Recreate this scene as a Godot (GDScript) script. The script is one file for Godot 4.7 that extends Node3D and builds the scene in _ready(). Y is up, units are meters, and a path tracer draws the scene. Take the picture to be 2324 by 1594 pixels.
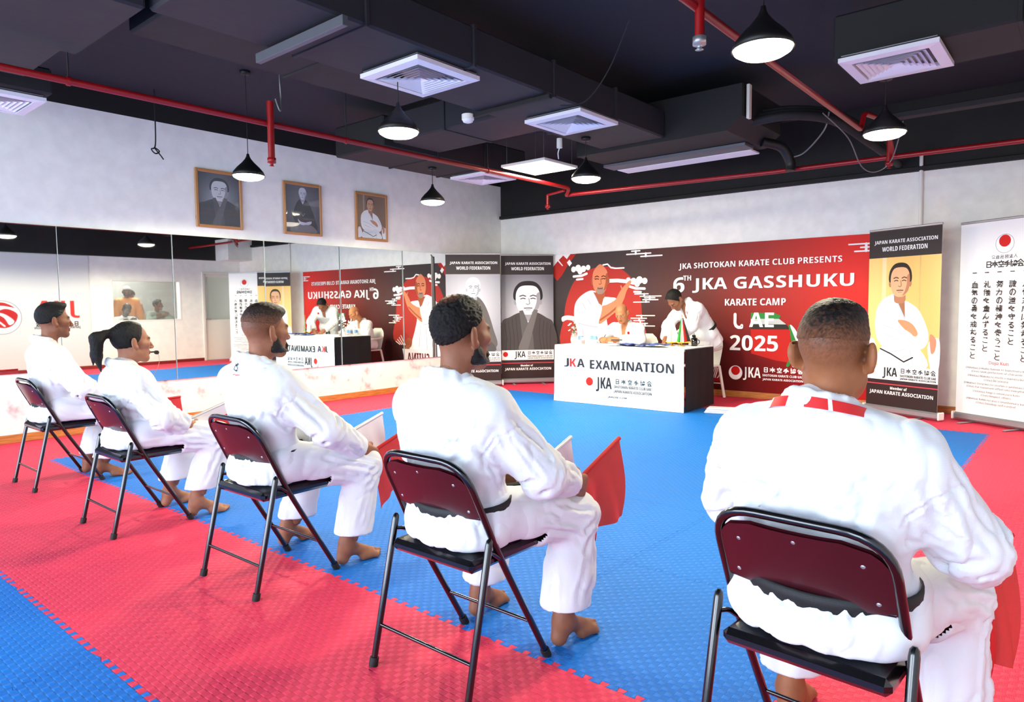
extends Node3D
# A karate hall: judges on folding chairs, an examination table, banners, a mirror wall and an open black ceiling.
# World: corner of mirror wall (x = 0) and banner wall (z = 0) at the origin, y up, metres.

const ROOM_X := 8.6
const ROOM_Z := 12.2
const CEIL := 3.55
var M := {}
var names := {}
var font_sans: SystemFont
var font_bold: SystemFont
var font_serif: SystemFont


func _ready() -> void:
	# ---- camera
	var cam := Camera3D.new()
	cam.name = "camera"
	cam.fov = 53.88
	cam.position = Vector3(7.8747, 1.2623, 9.0842)
	cam.rotation_order = EULER_ORDER_YXZ
	cam.rotation = Vector3(-0.06525, 0.7, -0.00977)
	cam.near = 0.05
	cam.far = 100.0
	add_child(cam)
	cam.current = true
	# ---- sky and exposure
	var we := WorldEnvironment.new()
	we.name = "world_environment"
	var env := Environment.new()
	env.background_mode = Environment.BG_SKY
	var sky := Sky.new()
	var sm := ProceduralSkyMaterial.new()
	sm.sky_top_color = Color(0.62, 0.76, 0.95)
	sm.sky_horizon_color = Color(0.86, 0.92, 1.0)
	sm.ground_bottom_color = Color(0.55, 0.52, 0.48)
	sm.ground_horizon_color = Color(0.75, 0.74, 0.72)
	sm.sky_energy_multiplier = 1.6
	sky.sky_material = sm
	env.sky = sky
	env.tonemap_mode = Environment.TONE_MAPPER_LINEAR
	env.tonemap_exposure = 2.35
	env.sdfgi_enabled = true
	env.ssao_enabled = true
	env.ssil_enabled = true
	we.environment = env
	add_child(we)
	# ---- daylight through the glazed street front behind the camera
	daylight("street_front_daylight", Vector3(3.2, 1.62, ROOM_Z - 0.05), Vector2(5.6, 2.5), 0.0, 17.0, Color(0.93, 0.97, 1.0))
	daylight("side_window_daylight", Vector3(7.55, 1.62, ROOM_Z - 0.05), Vector2(1.7, 2.5), 0.0, 5.4, Color(0.93, 0.97, 1.0))
	# ---- the place
	make_materials()
	build_shell()
	build_floor()
	build_ceiling()
	build_mirrors()
	build_lamps()
	build_pictures()
	build_backdrop()
	build_rollups()
	build_right_wall()
	build_table()
	build_chairs()
	build_people()
	build_flags()
	build_small()


func daylight(called: String, at: Vector3, size: Vector2, turn: float, energy: float, col: Color) -> void:
	var l := AreaLight3D.new()
	l.name = called
	l.area_size = size
	l.area_normalize_energy = true
	l.position = at
	l.rotation.y = turn
	l.light_energy = energy
	l.light_color = col
	l.area_range = 30.0
	l.shadow_enabled = true
	add_child(l)


# ---------------------------------------------------------------- naming
func numbered(called: String) -> String:
	if not names.has(called):
		names[called] = 0
		return called
	names[called] += 1
	return "%s_%03d" % [called, names[called]]


func tag(o: Node3D, label: String, category: String, group := "", kind := "") -> void:
	if label != "":
		o.set_meta("label", label)
	if category != "":
		o.set_meta("category", category)
	if group != "":
		o.set_meta("group", group)
	if kind != "":
		o.set_meta("kind", kind)


func thing(called: String, label: String, category: String, at := Vector3.ZERO, turn := 0.0, group := "") -> Node3D:
	var o := Node3D.new()
	o.name = numbered(called)
	add_child(o)
	o.position = at
	o.rotation.y = turn
	tag(o, label, category, group)
	return o


func part(called: String, mesh: Mesh, mat: Material, parent: Node3D, at := Vector3.ZERO, rot := Vector3.ZERO) -> MeshInstance3D:
	var o := MeshInstance3D.new()
	o.name = called
	o.mesh = mesh
	o.material_override = mat
	o.position = at
	o.rotation = rot
	parent.add_child(o, true)
	return o


func single(called: String, mesh: Mesh, mat: Material, at: Vector3, label: String, category: String, group := "") -> MeshInstance3D:
	var o := MeshInstance3D.new()
	o.name = numbered(called)
	o.mesh = mesh
	o.material_override = mat
	o.position = at
	add_child(o)
	tag(o, label, category, group)
	return o


func structure(called: String, mesh: Mesh, mat: Material, at := Vector3.ZERO) -> MeshInstance3D:
	var o := MeshInstance3D.new()
	o.name = numbered(called)
	o.mesh = mesh
	o.material_override = mat
	o.position = at
	add_child(o)
	o.set_meta("kind", "structure")
	return o


func structure_node(called: String) -> Node3D:
	var o := Node3D.new()
	o.name = numbered(called)
	add_child(o)
	o.set_meta("kind", "structure")
	return o


# ---------------------------------------------------------------- materials
func mk(col: Color, rough := 0.6, metal := 0.0, spec := 0.5) -> StandardMaterial3D:
	var m := StandardMaterial3D.new()
	m.albedo_color = col
	m.roughness = rough
	m.metallic = metal
	m.metallic_specular = spec
	return m


func vcol(rough := 0.6, spec := 0.5) -> StandardMaterial3D:
	var m := mk(Color.WHITE, rough, 0.0, spec)
	m.vertex_color_use_as_albedo = true
	return m


func noise_tex(freq: float, size := 512, ramp: Gradient = null, sd := 1, octaves := 4, ridged := false) -> NoiseTexture2D:
	var n := FastNoiseLite.new()
	n.seed = sd
	n.noise_type = FastNoiseLite.TYPE_SIMPLEX_SMOOTH
	n.frequency = freq
	n.fractal_octaves = octaves
	if ridged:
		n.fractal_type = FastNoiseLite.FRACTAL_RIDGED
	var t := NoiseTexture2D.new()
	t.width = size
	t.height = size
	t.seamless = true
	t.noise = n
	if ramp:
		t.color_ramp = ramp
	return t


func ramp2(a: Color, b: Color, lo := 0.0, hi := 1.0) -> Gradient:
	var g := Gradient.new()
	g.offsets = PackedFloat32Array([lo, hi])
	g.colors = PackedColorArray([a, b])
	return g


func tri(m: StandardMaterial3D, scale: float, world := true) -> StandardMaterial3D:
	m.uv1_triplanar = true
	m.uv1_world_triplanar = world
	m.uv1_scale = Vector3.ONE * scale
	return m


func relief(m: StandardMaterial3D, t: Texture2D, cm: float) -> StandardMaterial3D:
	m.heightmap_enabled = true
	m.heightmap_texture = t
	m.heightmap_scale = cm
	return m


func weave_height() -> ImageTexture:
	# foam mat relief: staggered blocks, every other one combed into fine ribs
	var n := 256
	var im := Image.create(n, n, false, Image.FORMAT_L8)
	for y in n:
		for x in n:
			var u := float(x) / n * 4.0
			var v := float(y) / n * 8.0
			var row := int(floor(v))
			var uu := u + 0.5 * float(row % 2)
			var fu: float = uu - floorf(uu)
			var fv: float = v - floorf(v)
			var d := minf(minf(fu, 1.0 - fu) * 2.0, minf(fv, 1.0 - fv))
			var edge := clampf(d / 0.14, 0.0, 1.0)
			var h := 0.0
			if fu < 0.5:
				h = 0.55 + 0.45 * sin(clampf(fu / 0.5, 0.0, 1.0) * PI)
			else:
				h = 0.25 + 0.22 * sin(fu * TAU * 12.0)
			h *= 0.35 + 0.65 * edge
			im.set_pixel(x, y, Color(h, h, h))
	return ImageTexture.create_from_image(im)


func cloth_height() -> ImageTexture:
	var n := 64
	var im := Image.create(n, n, false, Image.FORMAT_L8)
	for y in n:
		for x in n:
			var a := sin(float(x) / n * TAU * 8.0) * 0.5 + 0.5
			var b := sin(float(y) / n * TAU * 8.0) * 0.5 + 0.5
			var h := maxf(a, b) if (x / 4 + y / 4) % 2 == 0 else a * b
			im.set_pixel(x, y, Color(h, h, h))
	return ImageTexture.create_from_image(im)


func make_materials() -> void:
	font_sans = SystemFont.new()
	font_sans.font_names = PackedStringArray(["Droid Sans"])
	font_bold = SystemFont.new()
	font_bold.font_names = PackedStringArray(["Droid Sans"])
	font_bold.font_weight = 700
	font_serif = SystemFont.new()
	font_serif.font_names = PackedStringArray(["Droid Serif"])
	var fine := noise_tex(0.02, 512, null, 3)
	M.wall = relief(tri(mk(Color(0.96, 0.965, 0.945), 0.75), 0.7), fine, 0.05)
	M.wall.albedo_texture = noise_tex(0.012, 512, ramp2(Color(0.95, 0.95, 0.95), Color(1, 1, 1)), 5)
	# scuffed paint under the mirrors: grey rubbed patches
	M.wall_scuffed = relief(tri(mk(Color(0.9, 0.865, 0.85), 0.75), 0.55), fine, 0.05)
	var scuff := Gradient.new()
	scuff.offsets = PackedFloat32Array([0.0, 0.62, 0.74, 0.9])
	scuff.colors = PackedColorArray([Color(1, 1, 1), Color(1, 0.99, 0.99), Color(0.93, 0.92, 0.93), Color(0.74, 0.72, 0.75)])
	M.wall_scuffed.albedo_texture = noise_tex(0.011, 512, scuff, 12, 5)
	M.black_wall = tri(mk(Color(0.07, 0.07, 0.075), 0.7), 0.6)
	M.black_wall.albedo_texture = noise_tex(0.02, 256, ramp2(Color(0.7, 0.7, 0.7), Color(1, 1, 1)), 8)
	M.ceil = relief(tri(mk(Color(0.115, 0.117, 0.16), 0.85), 0.8), fine, 0.1)
	M.duct = relief(tri(mk(Color(0.12, 0.122, 0.155), 0.7), 0.5), fine, 0.15)
	M.duct_dark = relief(tri(mk(Color(0.085, 0.085, 0.1), 0.75), 0.5), fine, 0.1)
	M.pipe = mk(Color(0.55, 0.045, 0.07), 0.35)
	M.steel = mk(Color(0.62, 0.63, 0.65), 0.4, 0.7)
	M.grey_metal = mk(Color(0.36, 0.37, 0.4), 0.5, 0.3)
	M.vent = mk(Color(0.9, 0.9, 0.94), 0.45)
	M.mirror = mk(Color(0.93, 0.955, 0.945), 0.015, 1.0)
	M.mirror_edge = mk(Color(0.72, 0.78, 0.78), 0.2, 0.4)
	M.black = mk(Color(0.03, 0.03, 0.035), 0.5)
	M.black_gloss = mk(Color(0.035, 0.032, 0.04), 0.22)
	M.black_gloss.clearcoat_enabled = true
	M.black_gloss.clearcoat = 0.5
	M.black_gloss.clearcoat_roughness = 0.12
	M.vinyl = relief(tri(mk(Color(0.055, 0.06, 0.075), 0.38), 6.0, false), noise_tex(0.06, 256, null, 9), 0.04)
	M.maroon = mk(Color(0.2, 0.045, 0.075), 0.32)
	M.maroon.clearcoat_enabled = true
	M.maroon.clearcoat = 0.3
	M.maroon.clearcoat_roughness = 0.2
	M.rubber = mk(Color(0.03, 0.03, 0.03), 0.7)
	var wood_n := FastNoiseLite.new()
	wood_n.seed = 21
	wood_n.frequency = 0.02
	M.wood = tri(mk(Color(1, 1, 1), 0.45), 1.2)
	M.wood.uv1_scale = Vector3(0.6, 9.0, 0.6)
	M.wood.albedo_texture = noise_tex(0.015, 512, ramp2(Color(0.55, 0.33, 0.14), Color(0.78, 0.52, 0.26)), 22)
	M.frame_wood = tri(mk(Color(0.72, 0.52, 0.32), 0.35), 2.0)
	M.white_plastic = mk(Color(0.92, 0.92, 0.9), 0.4)
	M.off_white = mk(Color(0.88, 0.87, 0.84), 0.55)
	M.cord = mk(Color(0.06, 0.06, 0.06), 0.6)
	M.wire = mk(Color(0.5, 0.5, 0.5), 0.4, 0.6)
	var weave := weave_height()
	M.mat_red = mat_foam(Color(0.9, 0.225, 0.345), weave)
	M.mat_blue = mat_foam(Color(0.03, 0.435, 0.79), weave)
	var ch := cloth_height()
	M.gi = relief(tri(mk(Color(0.86, 0.87, 0.885), 0.8), 26.0, false), ch, 0.02)
	M.gi.rim_enabled = true
	M.gi.rim = 0.15
	M.trousers = relief(tri(mk(Color(0.85, 0.855, 0.875), 0.8), 26.0, false), ch, 0.02)
	M.belt = relief(tri(mk(Color(0.03, 0.03, 0.04), 0.65), 30.0, false), ch, 0.03)
	M.skin = vcol(0.55, 0.4)
	M.skin.subsurf_scatter_enabled = true
	M.skin.subsurf_scatter_strength = 0.08
	M.hair = relief(tri(vcol(0.5, 0.4), 14.0, false), noise_tex(0.12, 256, null, 31, 3, true), 0.25)
	M.print = vcol(0.55, 0.4)
	M.print_matte = vcol(0.75, 0.3)
	M.white_print = mk(Color(0.96, 0.96, 0.95), 0.55)
	M.dark_print = mk(Color(0.07, 0.09, 0.13), 0.6)
	M.black_print = mk(Color(0.06, 0.06, 0.06), 0.6)
	M.red_print = mk(Color(0.8, 0.12, 0.1), 0.6)
	M.darkred_print = mk(Color(0.42, 0.06, 0.06), 0.6)
	M.grey_print = mk(Color(0.3, 0.29, 0.27), 0.6)
	M.flag_red = relief(tri(mk(Color(0.78, 0.03, 0.06), 0.7), 20.0, false), ch, 0.03)
	M.flag_white = relief(tri(mk(Color(0.93, 0.92, 0.95), 0.7), 20.0, false), ch, 0.03)
	for k in [M.flag_red, M.flag_white]:
		k.backlight_enabled = true
		k.backlight = Color(0.25, 0.25, 0.25)
	M.pole = mk(Color(0.82, 0.82, 0.84), 0.3, 0.2)
	M.table_black = mk(Color(0.03, 0.03, 0.04), 0.75)
	M.paper = mk(Color(0.93, 0.93, 0.91), 0.7)
	M.blue_folder = mk(Color(0.25, 0.35, 0.62), 0.35)
	var glass := StandardMaterial3D.new()
	glass.transparency = BaseMaterial3D.TRANSPARENCY_ALPHA
	glass.albedo_color = Color(0.9, 0.95, 0.95, 0.06)
	glass.roughness = 0.03
	M.glass = glass
	M.bottle = StandardMaterial3D.new()
	M.bottle.transparency = BaseMaterial3D.TRANSPARENCY_ALPHA
	M.bottle.albedo_color = Color(0.92, 0.95, 0.97, 0.25)
	M.bottle.roughness = 0.08
	M.glow = mk(Color(1, 1, 1), 0.5)
	M.glow.emission_enabled = true
	M.glow.emission = Color(1.0, 0.96, 0.86)
	M.glow.emission_energy_multiplier = 3.2
	M.glow_panel = mk(Color(1, 1, 1), 0.5)
	M.glow_panel.emission_enabled = true
	M.glow_panel.emission = Color(1.0, 0.95, 0.8)
	M.glow_panel.emission_energy_multiplier = 2.2


func mat_foam(col: Color, weave: Texture2D) -> StandardMaterial3D:
	var m := tri(mk(col, 0.5, 0.0, 0.45), 1.0 / 0.2)
	m.uv1_triplanar_sharpness = 8.0
	relief(m, weave, 0.35)
	m.roughness = 0.62
	m.metallic_specular = 0.35
	return m


# ---------------------------------------------------------------- mesh helpers
func begin() -> SurfaceTool:
	var st := SurfaceTool.new()
	st.begin(Mesh.PRIMITIVE_TRIANGLES)
	return st


func quad(st: SurfaceTool, a: Vector3, b: Vector3, c: Vector3, d: Vector3) -> void:
	# a b c d clockwise seen from the front
	st.add_vertex(a)
	st.add_vertex(b)
	st.add_vertex(c)
	st.add_vertex(a)
	st.add_vertex(c)
	st.add_vertex(d)


func done(st: SurfaceTool) -> ArrayMesh:
	st.generate_normals()
	return st.commit()


func add_box(st: SurfaceTool, c: Vector3, s: Vector3, bev := 0.0, b := Basis.IDENTITY) -> void:
	st.set_smooth_group(-1)
	var h := s * 0.5
	var e := minf(bev, minf(h.x, minf(h.y, h.z)) * 0.9)
	if e <= 0.0:
		for ax in 3:
			for sg in [-1.0, 1.0]:
				var n := Vector3.ZERO
				n[ax] = sg
				var u := Vector3.ZERO
				u[(ax + 1) % 3] = 1.0
				var v := n.cross(u)
				var hu := u * h
				var hv := v * h
				var hn := n * h
				quad(st, c + b * (hn - hu - hv), c + b * (hn - hu + hv), c + b * (hn + hu + hv), c + b * (hn + hu - hv))
		return
	for ax in 3:
		for sg in [-1.0, 1.0]:
			var n := Vector3.ZERO
			n[ax] = sg
			var u := Vector3.ZERO
			u[(ax + 1) % 3] = 1.0
			var v := n.cross(u)
			var hu := u * (h - Vector3.ONE * e)
			var hv := v * (h - Vector3.ONE * e)
			var hn := n * h
			quad(st, c + b * (hn - hu - hv), c + b * (hn - hu + hv), c + b * (hn + hu + hv), c + b * (hn + hu - hv))
	for ax in 3:
		var i := (ax + 1) % 3
		var j := (ax + 2) % 3
		for si in [-1.0, 1.0]:
			for sj in [-1.0, 1.0]:
				var p := Vector3.ZERO
				p[i] = si * h[i]
				p[j] = sj * (h[j] - e)
				var q := Vector3.ZERO
				q[i] = si * (h[i] - e)
				q[j] = sj * h[j]
				var w := Vector3.ZERO
				w[ax] = h[ax] - e
				var flip: bool = si * sj > 0.0
				if flip:
					quad(st, c + b * (p - w), c + b * (p + w), c + b * (q + w), c + b * (q - w))
				else:
					quad(st, c + b * (q - w), c + b * (q + w), c + b * (p + w), c + b * (p - w))
	for sx in [-1.0, 1.0]:
		for sy in [-1.0, 1.0]:
			for sz in [-1.0, 1.0]:
				var g := Vector3(sx, sy, sz)
				var p0 := Vector3(sx * h.x, sy * (h.y - e), sz * (h.z - e))
				var p1 := Vector3(sx * (h.x - e), sy * h.y, sz * (h.z - e))
				var p2 := Vector3(sx * (h.x - e), sy * (h.y - e), sz * h.z)
				if g.x * g.y * g.z > 0.0:
					st.add_vertex(c + b * p0)
					st.add_vertex(c + b * p2)
					st.add_vertex(c + b * p1)
				else:
					st.add_vertex(c + b * p0)
					st.add_vertex(c + b * p1)
					st.add_vertex(c + b * p2)


func box(s: Vector3, bev := 0.0, c := Vector3.ZERO) -> ArrayMesh:
	var st := begin()
	add_box(st, c, s, bev)
	return done(st)


func add_tube(st: SurfaceTool, pts: PackedVector3Array, r: float, sides := 10, closed := false, radii := PackedFloat32Array(), group := 0) -> void:
	var n := pts.size()
	var rings: Array = []
	var prev_n := Vector3.ZERO
	for i in n:
		var t: Vector3
		if closed:
			t = (pts[(i + 1) % n] - pts[(i - 1 + n) % n]).normalized()
		elif i == 0:
			t = (pts[1] - pts[0]).normalized()
		elif i == n - 1:
			t = (pts[n - 1] - pts[n - 2]).normalized()
		else:
			t = ((pts[i + 1] - pts[i]).normalized() + (pts[i] - pts[i - 1]).normalized()).normalized()
		if prev_n == Vector3.ZERO:
			prev_n = t.cross(Vector3.UP if absf(t.y) < 0.9 else Vector3.RIGHT).normalized()
		var nn := (prev_n - t * prev_n.dot(t)).normalized()
		prev_n = nn
		var bb := t.cross(nn)
		var rr := radii[i] if radii.size() == n else r
		var ring := PackedVector3Array()
		for k in sides:
			var a := TAU * k / sides
			ring.append(pts[i] + (nn * cos(a) + bb * sin(a)) * rr)
		rings.append(ring)
	st.set_smooth_group(group)
	var last := n if closed else n - 1
	for i in last:
		var a: PackedVector3Array = rings[i]
		var b: PackedVector3Array = rings[(i + 1) % n]
		for k in sides:
			var k2 := (k + 1) % sides
			quad(st, a[k], a[k2], b[k2], b[k])
	if not closed:
		st.set_smooth_group(-1)
		for e in [0, n - 1]:
			var ring: PackedVector3Array = rings[e]
			for k in range(1, sides - 1):
				if e == 0:
					st.add_vertex(ring[0])
					st.add_vertex(ring[k + 1])
					st.add_vertex(ring[k])
				else:
					st.add_vertex(ring[0])
					st.add_vertex(ring[k])
					st.add_vertex(ring[k + 1])


func tube(pts: PackedVector3Array, r: float, sides := 10, closed := false, radii := PackedFloat32Array()) -> ArrayMesh:
	var st := begin()
	add_tube(st, pts, r, sides, closed, radii)
	return done(st)


func rod(a: Vector3, b: Vector3, r: float, sides := 10) -> ArrayMesh:
	return tube(PackedVector3Array([a, b]), r, sides)


func smooth_path(ctrl: PackedVector3Array, steps := 6) -> PackedVector3Array:
	var out := PackedVector3Array()
	var n := ctrl.size()
	for i in n - 1:
		var p0 := ctrl[maxi(i - 1, 0)]
		var p3 := ctrl[mini(i + 2, n - 1)]
		for s in steps:
			out.append(ctrl[i].cubic_interpolate(ctrl[i + 1], p0, p3, float(s) / steps))
	out.append(ctrl[n - 1])
	return out


func fillet(ctrl: PackedVector3Array, rad: float, steps := 6) -> PackedVector3Array:
	var out := PackedVector3Array([ctrl[0]])
	for i in range(1, ctrl.size() - 1):
		var a := (ctrl[i - 1] - ctrl[i])
		var b := (ctrl[i + 1] - ctrl[i])
		var ra := minf(rad, minf(a.length(), b.length()) * 0.48)
		var p := ctrl[i] + a.normalized() * ra
		var q := ctrl[i] + b.normalized() * ra
		for s in steps + 1:
			var t := float(s) / steps
			out.append(p.lerp(ctrl[i], t).lerp(ctrl[i].lerp(q, t), t))
	out.append(ctrl[ctrl.size() - 1])
	return out


func lathe(profile: PackedVector2Array, segs := 24, sharp := false) -> ArrayMesh:
	var st := begin()
	for i in profile.size() - 1:
		st.set_smooth_group(i + 1 if sharp else 0)
		for k in segs:
			var a0 := TAU * k / segs
			var a1 := TAU * (k + 1) / segs
			var p := profile[i]
			var q := profile[i + 1]
			var v00 := Vector3(p.x * cos(a0), p.y, p.x * sin(a0))
			var v01 := Vector3(p.x * cos(a1), p.y, p.x * sin(a1))
			var v10 := Vector3(q.x * cos(a0), q.y, q.x * sin(a0))
			var v11 := Vector3(q.x * cos(a1), q.y, q.x * sin(a1))
			quad(st, v00, v10, v11, v01)
	return done(st)


func add_prism(st: SurfaceTool, poly: PackedVector2Array, depth: float, z0 := 0.0) -> void:
	# polygon in x, y extruded from z0 to z0 + depth
	var pts := poly
	if Geometry2D.is_polygon_clockwise(pts):
		pts = pts.duplicate()
		pts.reverse()
	st.set_smooth_group(-1)
	var idx := Geometry2D.triangulate_polygon(pts)
	var z1 := z0 + depth
	for i in range(0, idx.size(), 3):
		var a := pts[idx[i]]
		var b := pts[idx[i + 1]]
		var c := pts[idx[i + 2]]
		if (b - a).cross(c - a) < 0.0:
			var t := b
			b = c
			c = t
		st.add_vertex(Vector3(a.x, a.y, z1))
		st.add_vertex(Vector3(c.x, c.y, z1))
		st.add_vertex(Vector3(b.x, b.y, z1))
		st.add_vertex(Vector3(a.x, a.y, z0))
		st.add_vertex(Vector3(b.x, b.y, z0))
		st.add_vertex(Vector3(c.x, c.y, z0))
	var n := pts.size()
	for i in n:
		var a := pts[i]
		var b := pts[(i + 1) % n]
		quad(st, Vector3(a.x, a.y, z0), Vector3(a.x, a.y, z1), Vector3(b.x, b.y, z1), Vector3(b.x, b.y, z0))


# ---------------------------------------------------------------- flat print (vector shapes on cloth and paper)
class Ink:
	var v := PackedVector3Array()
	var c := PackedColorArray()
	var ix := PackedInt32Array()
	var z := 0.0
	var step := 0.00007

	func tri_list(pts: PackedVector2Array, cols: PackedColorArray, tris: PackedInt32Array) -> void:
		var base := v.size()
		for i in pts.size():
			v.append(Vector3(pts[i].x, pts[i].y, z))
			c.append(cols[i])
		for i in range(0, tris.size(), 3):
			var a := tris[i]
			var b := tris[i + 1]
			var d := tris[i + 2]
			if (pts[b] - pts[a]).cross(pts[d] - pts[a]) > 0.0:
				var t := b
				b = d
				d = t
			ix.append(base + a)
			ix.append(base + b)
			ix.append(base + d)
		z += step

	func poly(pts: PackedVector2Array, col: Color) -> void:
		var tris := Geometry2D.triangulate_polygon(pts)
		var cols := PackedColorArray()
		cols.resize(pts.size())
		cols.fill(col.srgb_to_linear())
		tri_list(pts, cols, tris)

	func pl(flat: Array, col: Color, o := Vector2.ZERO, s := Vector2.ONE) -> void:
		var p := PackedVector2Array()
		for i in range(0, flat.size(), 2):
			p.append(o + Vector2(flat[i], flat[i + 1]) * s)
		poly(p, col)

	func blob(flat: Array, col: Color, o := Vector2.ZERO, s := Vector2.ONE, steps := 5) -> void:
		# closed smooth outline through the given points
		var p := PackedVector2Array()
		for i in range(0, flat.size(), 2):
			p.append(o + Vector2(flat[i], flat[i + 1]) * s)
		var out := PackedVector2Array()
		var n := p.size()
		for i in n:
			for k in steps:
				out.append(p[i].cubic_interpolate(p[(i + 1) % n], p[(i - 1 + n) % n], p[(i + 2) % n], float(k) / steps))
		var tris := Geometry2D.triangulate_polygon(out)
		if tris.is_empty():
			poly(p, col)
			return
		var cols := PackedColorArray()
		cols.resize(out.size())
		cols.fill(col.srgb_to_linear())
		tri_list(out, cols, tris)

	func ell(cx: float, cy: float, rx: float, ry: float, col: Color, n := 28, turn := 0.0) -> void:
		var p := PackedVector2Array()
		for i in n:
			var a := TAU * i / n
			p.append(Vector2(cx, cy) + Vector2(cos(a) * rx, sin(a) * ry).rotated(turn))
		poly(p, col)

	func rect(x: float, y: float, w: float, h: float, col: Color) -> void:
		poly(PackedVector2Array([Vector2(x, y), Vector2(x + w, y), Vector2(x + w, y + h), Vector2(x, y + h)]), col)

	func grad(x: float, y: float, w: float, h: float, nx: int, ny: int, f: Callable) -> void:
		var base := v.size()
		for j in ny + 1:
			for i in nx + 1:
				var u := float(i) / nx
				var t := float(j) / ny
				v.append(Vector3(x + u * w, y + t * h, z))
				var col: Color = f.call(u, t)
				c.append(col.srgb_to_linear())
		for j in ny:
			for i in nx:
				var a := base + j * (nx + 1) + i
				for k in [a, a + nx + 2, a + 1, a, a + nx + 1, a + nx + 2]:
					ix.append(k)
		z += step

	func line(flat: Array, w: float, col: Color, o := Vector2.ZERO, s := Vector2.ONE, round := true) -> void:
		var p := PackedVector2Array()
		for i in range(0, flat.size(), 2):
			p.append(o + Vector2(flat[i], flat[i + 1]) * s)
		var cl := col.srgb_to_linear()
		for i in p.size() - 1:
			var d := (p[i + 1] - p[i])
			if d.length() < 1e-6:
				continue
			var nrm := d.normalized().orthogonal() * w * 0.5
			var q := PackedVector2Array([p[i] - nrm, p[i + 1] - nrm, p[i + 1] + nrm, p[i] + nrm])
			tri_list(q, PackedColorArray([cl, cl, cl, cl]), PackedInt32Array([0, 1, 2, 0, 2, 3]))
			z -= step
		if round:
			for k in p:
				var pp := PackedVector2Array()
				var tris := PackedInt32Array()
				var cols := PackedColorArray()
				for i in 8:
					pp.append(k + Vector2.from_angle(TAU * i / 8) * w * 0.5)
					cols.append(cl)
					if i > 1:
						tris.append_array(PackedInt32Array([0, i - 1, i]))
				z += step * 0.2
				tri_list(pp, cols, tris)
				z -= step * 1.2
		z += step

	func mesh() -> ArrayMesh:
		var arr := []
		arr.resize(Mesh.ARRAY_MAX)
		var nn := PackedVector3Array()
		nn.resize(v.size())
		nn.fill(Vector3(0, 0, 1))
		arr[Mesh.ARRAY_VERTEX] = v
		arr[Mesh.ARRAY_NORMAL] = nn
		arr[Mesh.ARRAY_COLOR] = c
		arr[Mesh.ARRAY_INDEX] = ix
		var m := ArrayMesh.new()
		m.add_surface_from_arrays(Mesh.PRIMITIVE_TRIANGLES, arr)
		return m


func letters(parent: Node3D, text: String, x: float, y: float, w: float, h: float, mat: Material, z := 0.0, font: Font = null, called := "lettering") -> MeshInstance3D:
	# lettering fitted into the box x, y, w, h on the parent's x-y plane (h is the height of what is written)
	var t := TextMesh.new()
	t.text = text
	t.font = font if font else font_bold
	t.font_size = 48
	t.pixel_size = 0.01
	t.depth = 0.02
	t.curve_step = 1.2
	var a := t.get_aabb()
	var o := MeshInstance3D.new()
	o.name = called
	o.mesh = t
	o.material_override = mat
	var sx := w / maxf(a.size.x, 1e-4)
	var sy := h / maxf(a.size.y, 1e-4)
	o.scale = Vector3(sx, sy, 0.06)
	o.position = Vector3(x - a.position.x * sx, y - a.position.y * sy, z + 0.0006)
	parent.add_child(o, true)
	return o


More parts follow.
